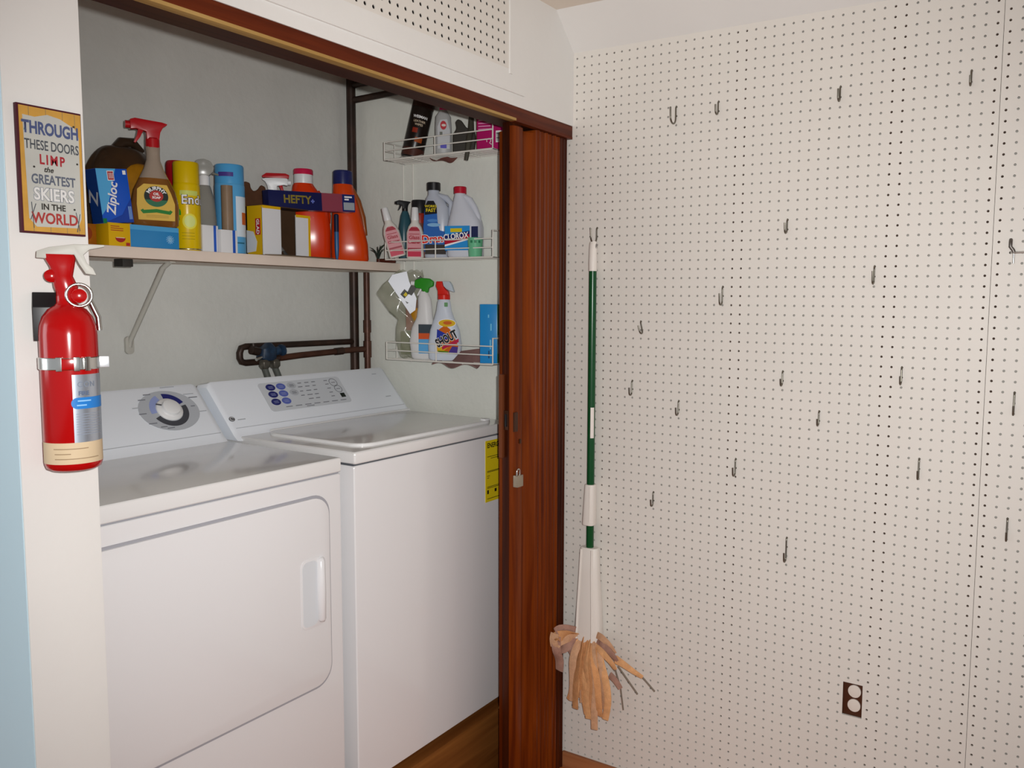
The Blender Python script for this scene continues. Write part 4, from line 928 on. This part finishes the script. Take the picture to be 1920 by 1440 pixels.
# drain opener jug
t = thing('drain_opener_jug', 'silver drain opener jug with a black cap and blue label in the middle basket', 'bottle', (-.056, .503, ZM_), R(-62))
SLV = C_('jug_silver', 'b4bac6', .3)
MB().loft([(0, .038, .024, 0, 0, 3), (.005, .042, .027, 0, 0, 3), (.13, .042, .027, 0, 0, 3), (.165, .040, .026, -.001, 0, 2.8), (.195, .030, .023, -.008, 0, 2.4), (.208, .019, .019, -.012, 0, 2), (.226, .0185, .0185, -.012, 0, 2)], 36).build('body', SLV, t, smooth=50)
MB().lathe([(.0225, .222), (.0225, .246), (.021, .248)], 28, -.012, 0).build('cap', BLACK, t)
MB().tube([(.004, 0, .205), (.030, 0, .198), (.046, 0, .180), (.046, 0, .150), (.038, 0, .120)], [.010, .011, .010, .009, .008], 12).build('handle', SLV, t, smooth=60)
lab = patch(t, C_('drain_blue', '2c62ae', .35), [(-.038, .020), (.036, .020), (.036, .085), (.014, .090), (.006, .120), (.004, .155), (-.008, .185), (-.026, .185), (-.036, .165), (-.041, .10)], -.0274, 'label', .0012)
patch(lab, C_('drain_black', '15151c', .35), [(-.036, .140), (.005, .145), (.004, .168), (-.006, .186), (-.026, .186), (-.036, .166)], -.0287, 'top_panel')
text('WORKS', lab, YL, front(-.016, .168, -.0294), .011, bold=.0003); text('FAST', lab, YL, front(-.016, .155, -.0294), .015, bold=.0005)
patch(lab, C_('drain_swirl', '7fb0d8', .35), ell(-.006, .108, .022, .006, 24), -.0287, 'swirl'); patch(lab, C_('drain_swirl2', '4f86c6', .35), ell(-.010, .122, .018, .005, 24), -.0287, 'swirl')
patch(lab, C_('drain_foot', '3a3430', .4), rect(-.036, .034, .012, .044), -.0287, 'foot_panel')
text('Drano', lab, LW, front(-.002, .062, -.0297, R(4)), .036, sx=.95, bold=.0028, name='lettering_edge'); text('Drano', lab, C_('drain_red', 'd4281c', .35), front(-.002, .062, -.0303, R(4)), .036, sx=.95, bold=.0010)
# bleach jug
t = thing('bleach_jug', 'white bleach jug with a red cap and blue red label in the middle basket', 'bottle', (-.055, .386, ZM_), R(-74))
JW = C_('jug_white', 'ccd0da', .3)
MB().loft([(0, .054, .034, 0, 0, 3), (.006, .059, .037, 0, 0, 3), (.098, .059, .037, 0, 0, 3), (.120, .054, .034, 0, 0, 2.8), (.150, .042, .029, -.006, 0, 2.4), (.185, .026, .022, -.014, 0, 2.1), (.203, .018, .018, -.018, 0, 2), (.212, .0165, .0165, -.018, 0, 2)], 40).build('body', JW, t, smooth=50)
MB().lathe([(.0205, .206), (.0205, .226), (.019, .228)], 26, -.018, 0).build('cap', C_('cap_red', 'b41a30', .35), t)
MB().tube([(.0, -.004, .195), (.018, -.004, .185), (.034, -.004, .160), (.046, -.004, .130), (.048, -.004, .112)], [.009, .010, .010, .010, .008], 12).build('handle', JW, t, smooth=60)
lab = patch(t, C_('bleach_blue', '2f8fd4', .35), rect(-.056, .030, .022, .100), -.0374, 'label', .0012)
patch(lab, C_('bleach_navy', '1c2a6a', .35), [(-.056, .044), (.030, .058), (.030, .084), (-.056, .070)], -.0387, 'swoosh'); patch(lab, C_('bleach_red', 'b01c34', .35), [(-.056, .040), (.030, .060), (.030, .074), (-.010, .060), (-.056, .052)], -.0391, 'swoosh')
patch(lab, LW, [(-.056, .034), (.030, .056), (.030, .060), (-.056, .040)], -.0391, 'swoosh'); patch(lab, YL, rect(-.036, .004, .080, .092), -.0391, 'flash_panel')
text('CLOROX', lab, LW, front(-.017, .066, -.0398, R(5)), .0265, sx=.78, bold=.0007)
patch(t, C_('bleach_side', '2a3158', .35), rect(.034, .057, .060, .098), -.034, 'side_label'); patch(t, C_('side_pink', 'a88a94', .4), rect(.034, .057, .022, .058), -.034, 'side_label')
# green cup
t = thing('measuring_cup', 'small translucent green cup in front of the bleach jug', 'cup', (-.086, .322, ZM_), R(-52))
MB().lathe([(.0205, 0), (.0215, .003), (.025, .058), (.0255, .060), (.0235, .060), (.0195, .006)], 26).build('cup', C_('cup_green', '6fbf94', .25, alpha=.9), t)
for a in (-30, 0, 32): band(t, C_('print_dkgreen', '2f7a56', .4), .0247, .043, .051, a-9, a+9, 'print_spot', 5)
# lower basket
t = thing('plastic_pouch', 'crumpled clear plastic pouch with a white printed label in the lowest basket', 'bag', (-.058, .645, ZL_), R(-47))
FILM = C_('clear_film', 'b4b4a0', .1, alpha=.42, col2='8c9078', scale=14)
PL = [(0, -.004, .058), (.010, -.020, .060), (.032, -.027, .062), (.068, -.036, .062), (.104, -.034, .060), (.131, -.026, .058), (.158, -.058, .056), (.194, -.080, .054), (.222, -.096, .052), (.250, -.080, .056), (.275, -.052, .062), (.298, -.022, .058)]
def pouch(u, v):
    f_ = v*(len(PL)-1); i = min(int(f_), len(PL)-2); g = f_-i
    z, l, r_ = [PL[i][k]+(PL[i+1][k]-PL[i][k])*g for k in range(3)]
    a = 2*math.pi*u; d = .020*(1-.5*v)*(1 if v < .97 else .3)
    return ((l+r_)/2+(r_-l)/2*math.cos(a), d*math.sin(a)*(1+.3*math.sin(17*v+4*a)), z+.006*math.sin(5*a+9*v))
MB().sheet(pouch, 30, 33).build('film', FILM, t, smooth=70)
box(.000, .046, -.006, .006, .095, .200).build('red_contents', C_('contents_red', '9c3a34', .5), t, bevel=.003)
MB().loft([(.125, .018, .008, .040, -.008, 2.2), (.150, .024, .009, .040, -.008, 2.2), (.172, .014, .006, .042, -.008, 2.2)], 18).build('yellow_contents', C_('contents_amber', 'b07a10', .4), t, smooth=60)
box(-.018, .048, -.006, .008, .012, .092).build('green_contents', C_('contents_olive', '6c7250', .5), t, bevel=.004)
lb_ = MB().prism([(-.058, .262), (-.044, .284), (.004, .296), (.012, .262), (.036, .205), (.032, .165), (.014, .152)], -.0245, -.0230).build('paper_label', C_('paper_cool', 'a9aeba', .3), t, smooth=0)
for p in (((-.018, .218), (-.004, .236), (.012, .222), (-.004, .204)), ((.004, .222), (.022, .258), (.050, .282), (.062, .268), (.040, .245), (.020, .214))):
    MB().prism(list(p), -.0262, -.0246).build('black_tag', C_('tag_black', '1a1c12', .4), lb_, smooth=0)
patch(lb_, YL, [(-.008, .216), (.000, .226), (.006, .218), (.0, .210)], -.0264, 'yellow_mark'); patch(lb_, C_('tag_olive', '7d7a1c', .4), [(.024, .246), (.034, .260), (.048, .268), (.036, .250)], -.0264, 'yellow_mark')
patch(lb_, BLACK, [(-.002, .196), (.010, .190), (.004, .186)], -.0247, 'mark'); patch(lb_, BLACK, [(.018, .180), (.024, .170), (.016, .184)], -.0247, 'mark')
# white bottle with green trigger
GRN = C_('trigger_green', '2c8a22', .35)
t = thing('spray_bottle', 'white spray bottle with a green trigger in the lowest basket', 'spray bottle', (-.056, .566, ZL_), R(-62))
BW = C_('bottle_white', 'd6d6d6', .35)
MB().loft([(0, .036, .020, 0, 0, 2.6), (.006, .042, .023, 0, 0, 2.6), (.06, .047, .025, -.002, 0, 2.5), (.105, .041, .023, 0, 0, 2.4), (.140, .028, .020, .004, 0, 2.2), (.175, .024, .018, .005, 0, 2), (.205, .022, .017, .003, 0, 2), (.228, .013, .012, 0, 0, 2)], 36).build('body', BW, t, smooth=50)
hd = MB().prism([(-.030, .252), (-.026, .240), (-.008, .238), (.002, .224), (.016, .224), (.020, .240), (.034, .246), (.036, .262), (.022, .272), (-.006, .274), (-.028, .266)], -.010, .010).build('spray_head', GRN, t, bevel=.004, seg=3)
MB().tube([(-.028, 0, .256), (-.042, 0, .256)], .0075, 12).build('nozzle', PLWHITE, hd)
MB().prism([(-.010, .238), (-.004, .240), (-.010, .224), (-.020, .212), (-.022, .216)], -.005, .005).build('trigger', PLWHITE, hd, bevel=.001)
for (z0, z1, m_) in ((.088, .118, C_('panel_slate', '3a444c', .4)), (.068, .088, C_('panel_orange', 'cc5424', .4)), (.020, .068, C_('panel_sky', '5aa4d8', .4))):
    patch(t, m_, [(-.012, z0), (.034, z0), (.034, z1), (-.012, z1)], -.0258, 'label', .0010)
# stain remover
t = thing('spray_bottle', 'white stain remover spray bottle with a red trigger and colourful label', 'spray bottle', (-.060, .470, ZL_), R(-68))
BW2 = C_('bottle_bluewhite', 'ccd4e0', .3)
MB().loft([(0, .048, .023, 0, 0, 2.8), (.006, .055, .026, 0, 0, 2.8), (.050, .057, .027, 0, 0, 2.8), (.100, .050, .026, 0, 0, 2.6), (.140, .034, .022, -.002, 0, 2.3), (.165, .026, .019, -.003, 0, 2.1), (.195, .022, .017, -.003, 0, 2), (.208, .014, .013, -.003, 0, 2)], 40).build('body', BW2, t, smooth=50)
REDB = C_('trigger_scarlet', 'd0281e', .35)
MB().lathe([(.0205, .202), (.0205, .216), (.018, .219)], 24, -.003, 0).build('collar', REDB, t)
hd = MB().prism([(-.022, .214), (.016, .214), (.014, .228), (.004, .236), (-.004, .248), (-.006, .262), (-.026, .262), (-.028, .246), (-.022, .230)], -.010, .010).build('spray_head', REDB, t, bevel=.003)
MB().prism([(-.006, .262), (-.002, .246), (.008, .236), (.020, .230), (.034, .226), (.026, .250), (.018, .262)], -.009, .009).build('trigger_guard', C_('guard_grey', 'b6c2cc', .35), hd, bevel=.003)
lab = patch(t, C_('shout_orange', 'c8641c', .4), [(-.018, .030), (.050, .024), (.054, .050), (.030, .100), (.010, .118), (-.016, .100), (-.020, .06)], -.0274, 'label', .0010)
for (pts, m_) in (([( -.020, .066), (-.018, .104), (.014, .088), (.030, .072)], C_('shout_blue', '2a3a9c', .4)), ([(-.018, .030), (.0, .028), (.028, .052), (-.019, .048)], C_('shout_yellow', 'd8a81c', .4)), ([(.020, .026), (.050, .024), (.053, .046), (.034, .048)], C_('shout_violet', '4c3a8c', .4)), ([(-.014, .028), (.02, .0265), (.02, .031), (-.016, .033)], C_('shout_green', '4f8c2a', .4))):
    patch(lab, m_, pts, -.0285, 'print_ray')
patch(t, LW, ell(.016, .124, .031, .014, 24), -.0272, 'badge', .0010); patch(t, C_('shout_gold', 'd8b02a', .4), ell(.016, .124, .029, .012, 24), -.0283, 'badge_fill'); patch(t, C_('shout_warm', 'c8642a', .4), ell(.018, .125, .015, .006, 20), -.0288, 'badge_core')
patch(lab, C_('shout_rose', 'b8264a', .4), [(.0, .036), (.056, .062), (.056, .074), (-.002, .046)], -.0290, 'ribbon')
text('SHOUT', lab, LW, front(.015, .072, -.0298, R(28)), .038, sx=.62, bold=.0030, name='lettering_edge'); text('SHOUT', lab, BLACK, front(.015, .072, -.0304, R(28)), .038, sx=.62, bold=.0017)
patch(t, C_('sticker_green', '6a9a6a', .4), rrect(.004, .016, .178, .192, .002), -.0188, 'sticker')
# mauve cloth
tag(MB().sheet(lambda u, v: (-.092+.05*v+.006*math.sin(8*u), .500-.185*u, ZL_-.012+.058*(v**1.2)*(0.55+.45*u)+.008*math.sin(10*u+4*v)*(1-v)), 24, 10).build('folded_rag', C_('rag_mauve', '8a6a66', .85, var=.15, scale=25, bump=.4), None, smooth=70, solid=.004), 'mauve rag stuffed between the stain remover and the blue box', 'rag')
# blue and green box
t = carton('freshener_box', 'bright blue box with a green side at the near end of the lowest basket', (-.088, .268, ZL_), .056, .060, .188, C_('box_cyan', '1f86c8', .25), R(-66))
patch(t, C_('box_green', '2a7a4a', .35), rect(.029, .060, .0, .188), .0002, 'x', .0)if False else None
box(.0280, .0288, .0005, .0595, .001, .187).build('green_side', C_('box_green', '2a7a4a', .35), t, smooth=0)
box(.0288, .0293, .004, .030, .03, .09).build('side_print', C_('side_lilac', '9a90a8', .4), t, smooth=0)
for (x, z, h) in ((.008, .115, .022), (.006, .060, .030), (.0, .150, .01)): patch(t, C_('box_painted_glint', '6fc0e4', .3), rect(x-.002, x+.002, z-h/2, z+h/2), 0, 'print_mark')  # glints on the glossy front, painted as pale strips
patch(t, C_('box_ink', '16406a', .4), rect(-.001, .003, .016, .040), 0, 'print_mark')

# ------------------------------------------------------------------ plaque on the wall end
sg = thing('wall_plaque', 'small painted wooden plaque about skiers hanging on the white wall end', 'sign', (-1.538, .0055, 1.6375))
box(-.0465, .0465, -.008, 0, 0, .188).build('board', C_('plaque_maroon', '4a1c28', .5), sg, bevel=.001)
face = box(-.0435, .0450, -.0090, -.0078, .003, .185).build('face', C_('plaque_ochre', 'c99a48', .5, var=.15, scale=30), sg, smooth=0)
inner = [(-.036, .022), (-.026, .010), (.034, .012), (.040, .026), (.041, .150), (.036, .163), (.014, .174), (-.004, .177), (-.022, .171), (-.039, .172)]
patch(sg, C_('plaque_grey', 'b9bab4', .5, var=.08, scale=20), inner, -.0090, 'inner_panel', .0004)
for x in (-.030, -.006, .018, .036): patch(sg, C_('plaque_line', '8a7a5c', .6), rect(x-.0003, x+.0003, .003, .185), -.0089, 'plank_line', .0004)
K = lambda n, h: C_('paint_'+n, h, .5)
def ptext(s_, x, z, size, sx, m_, bold=.0, ang=0.0, name='lettering', y=-.0098, shear=0.0, space=1.0): return text(s_, sg, m_, front(x, z, y, R(ang)), size, name, sx=sx, bold=bold, shear=shear, space=space)
ptext('THROUGH', .0, .1545, .0250, .66, K('slate_blue', '4a557c'), .0009)
ptext('THESE DOORS', .001, .1300, .0200, .60, K('dark_slate', '4a4e54'), .0003)
ptext('LIMP', .0, .1095, .0200, .74, K('brick_red', '9c2c34'), .0006, space=1.30)
ptext('the', -.006, .0955, .0110, .95, K('dark', '3a3834'), .0003, shear=.3)
ptext('GREATEST', .001, .0800, .0195, .70, K('grey_slate', '5c6270'), .0005)
ptext('SKIERS', .001, .0580, .0250, .80, K('grey_edge', '8e9298'), .0016, y=-.0096, name='lettering_edge'); ptext('SKIERS', .001, .0580, .0250, .80, K('white', 'd4d4d2'), .0006)
ptext('IN THE', -.001, .0400, .0125, .90, K('dark', '3a3834'), .0004)
ptext('WORLD', .001, .0225, .0225, .80, K('dull_red', 'a03c38'), .0006)
for (x, z) in ((.034, .166), (.037, .110), (-.026, .098), (.030, .040)):
    patch(sg, K('dark', '3a3834'), ell(x, z, .0016, .0016, 8), -.0093, 'snowflake', .0004)
patch(sg, K('tree_green', '3c6a48'), [(-.038, .150), (-.034, .150), (-.036, .158)], -.0093, 'pine_tree', .0004)
for (p, q) in (((-.032, .046), (-.030, .008)), ((-.026, .044), (-.034, .020)), ((.038, .034), (.033, .006)), ((.032, .036), (.037, .008))):
    MB().tube([(p[0], -.0094, p[1]), (q[0], -.0094, q[1])], .0006, 5).build('ski_print', K('dark_slate', '4a4e54'), sg)

# ------------------------------------------------------------------ fire extinguisher on the wall end
fe = thing('fire_extinguisher', 'red fire extinguisher strapped to a black bracket on the white wall end', 'fire extinguisher', (-1.548, -.046, 1.288), R(-28))
FR = C_('extinguisher_red', 'a8080b', .16, spec=.4)
rr = .0385
cyl = MB().lathe([(rr*.80, -.004), (rr*.94, -.001), (rr, .006), (rr, .198), (rr*.97, .212), (rr*.86, .226), (rr*.66, .237), (rr*.44, .242), (rr*.36, .246), (rr*.36, .256)], 40).build('cylinder', FR, fe, smooth=45)
band(cyl, C_('label_cream', 'd2bd9c', .55, var=.06, scale=20), rr+.0003, .008, .040, -88, 88, 'cream_label')
for (z, a0, a1) in ((.031, -40, 30), (.0235, -38, -5), (.016, -38, 55)): band(cyl, C_('ink_faded', '9a8468', .6), rr+.0006, z-.0007, z+.0007, a0, a1, 'typed_line', 8)
SIL = C_('label_silver', 'b4bcc8', .28, metal=.75)
band(cyl, SIL, rr+.0004, .040, .141, 3, 92, 'silver_label')
band(cyl, C_('label_blue', '2a7ac8', .35), rr+.0007, .090, .107, 12, 92, 'blue_panel', 14)
MB().sheet(lambda u, v: wrap(rr+.0007, .0985, R(12))(-.0085*math.sin(math.pi*u)*v, -.0085*math.cos(math.pi*u)*v), 12, 3).build('blue_panel', C_('label_blue', '2a7ac8', .35), cyl, smooth=60)
text('CON', cyl, C_('ink_silver', '7d8796', .4), wrap(rr+.0009, .126, R(12)), .0115, align='LEFT', space=1.1)
text('FIRE', cyl, C_('ink_steel', '5a6a86', .4), wrap(rr+.0009, .113, R(14)), .0085, align='LEFT', bold=.0003)
for (z, a0, a1) in ((.102, 12, 40), (.0955, 10, 30)): band(cyl, C_('ink_sky', '8cc0ec', .4), rr+.0010, z-.0010, z+.0010, a0, a1, 'printed_line', 6)
for i in range(9): band(cyl, C_('ink_grey', '8a94a4', .4), rr+.0008, .082-i*.0038, .0828-i*.0038, 8, 70, 'printed_line', 8)
# strap
st = MB().lathe([(rr+.0012, .148), (rr+.0022, .149), (rr+.0022, .165), (rr+.0012, .166)], 44).build('strap', CHROME, fe, smooth=30)
for a in (-18, 12, 32):
    box(-.004, .004, -(rr+.0065), -(rr+.001), .1465, .1675).build('buckle_bar', CHROME, st, bevel=.001, rot=(0, 0, R(a)))
box(-.010, .010, -(rr+.005), -(rr+.0015), .149, .165).build('buckle_plate', FR, st, bevel=.001, rot=(0, 0, R(-4)))
box(.034, .052, -.010, -.006, .149, .166).build('strap_tail', C_('strap_bright', 'd4d8dc', .25, metal=.6), st, bevel=.001)
# bracket
br_ = MB(); br_.box(-.026, .026, .0405, .044, .02, .232)
br_.build('bracket_plate', BLACK, fe, bevel=.001)
MB().prism([(.004, .190), (.043, .190), (.043, .262), (.022, .262), (.004, .240)], -.044, -.008, 'x').build('bracket_arm', BLACK, fe, bevel=.001)
box(-.043, .0, .022, .043, .255, .262).build('bracket_top', BLACK, fe, bevel=.001)
# valve head
vh = MB().loft([(.246, .0135, .0135, 0, 0, 2), (.262, .0135, .0135, 0, 0, 2), (.270, .016, .015, 0, 0, 2.4), (.286, .0135, .012, -.004, 0, 3), (.300, .016, .011, -.004, 0, 3), (.312, .020, .010, -.006, 0, 4), (.318, .020, .009, -.008, 0, 4)], 24).build('valve_head', FR, fe, smooth=40)
MB().lathe([(.0095, -.004), (.0095, .004), (.006, .006)], 18).build('side_boss', FR, vh, loc=(-.018, -.004, .286), rot=(R(90), 0, 0))
MB().prism([(-.036, .312), (-.035, .322), (-.020, .328), (.012, .3335), (.052, .334), (.052, .331), (.032, .326), (.024, .318), (.028, .306), (.036, .298), (.040, .288), (.026, .290), (.018, .304), (.012, .318), (-.006, .316), (-.016, .311)], -.008, .008).build('lever', C_('lever_grey', 'b7b6ae', .4), fe, bevel=.0012)
MB().tube([(.016+.0165*math.cos(2*math.pi*i/28), -.016, .258+.0165*math.sin(2*math.pi*i/28)) for i in range(28)], .0022, 8, closed=True).build('pull_ring', CHROME, fe, smooth=60)
MB().lathe([(.0105, 0), (.0105, .006), (.009, .007)], 22).build('gauge', FR, fe, loc=(.016, -.007, .257), rot=(R(90), 0, 0))
MB().tube([(.030, .004, .250), (.040, .002, .225), (.041, .0, .205)], .004, 10).build('hose_clip', CHROME, fe, smooth=60)
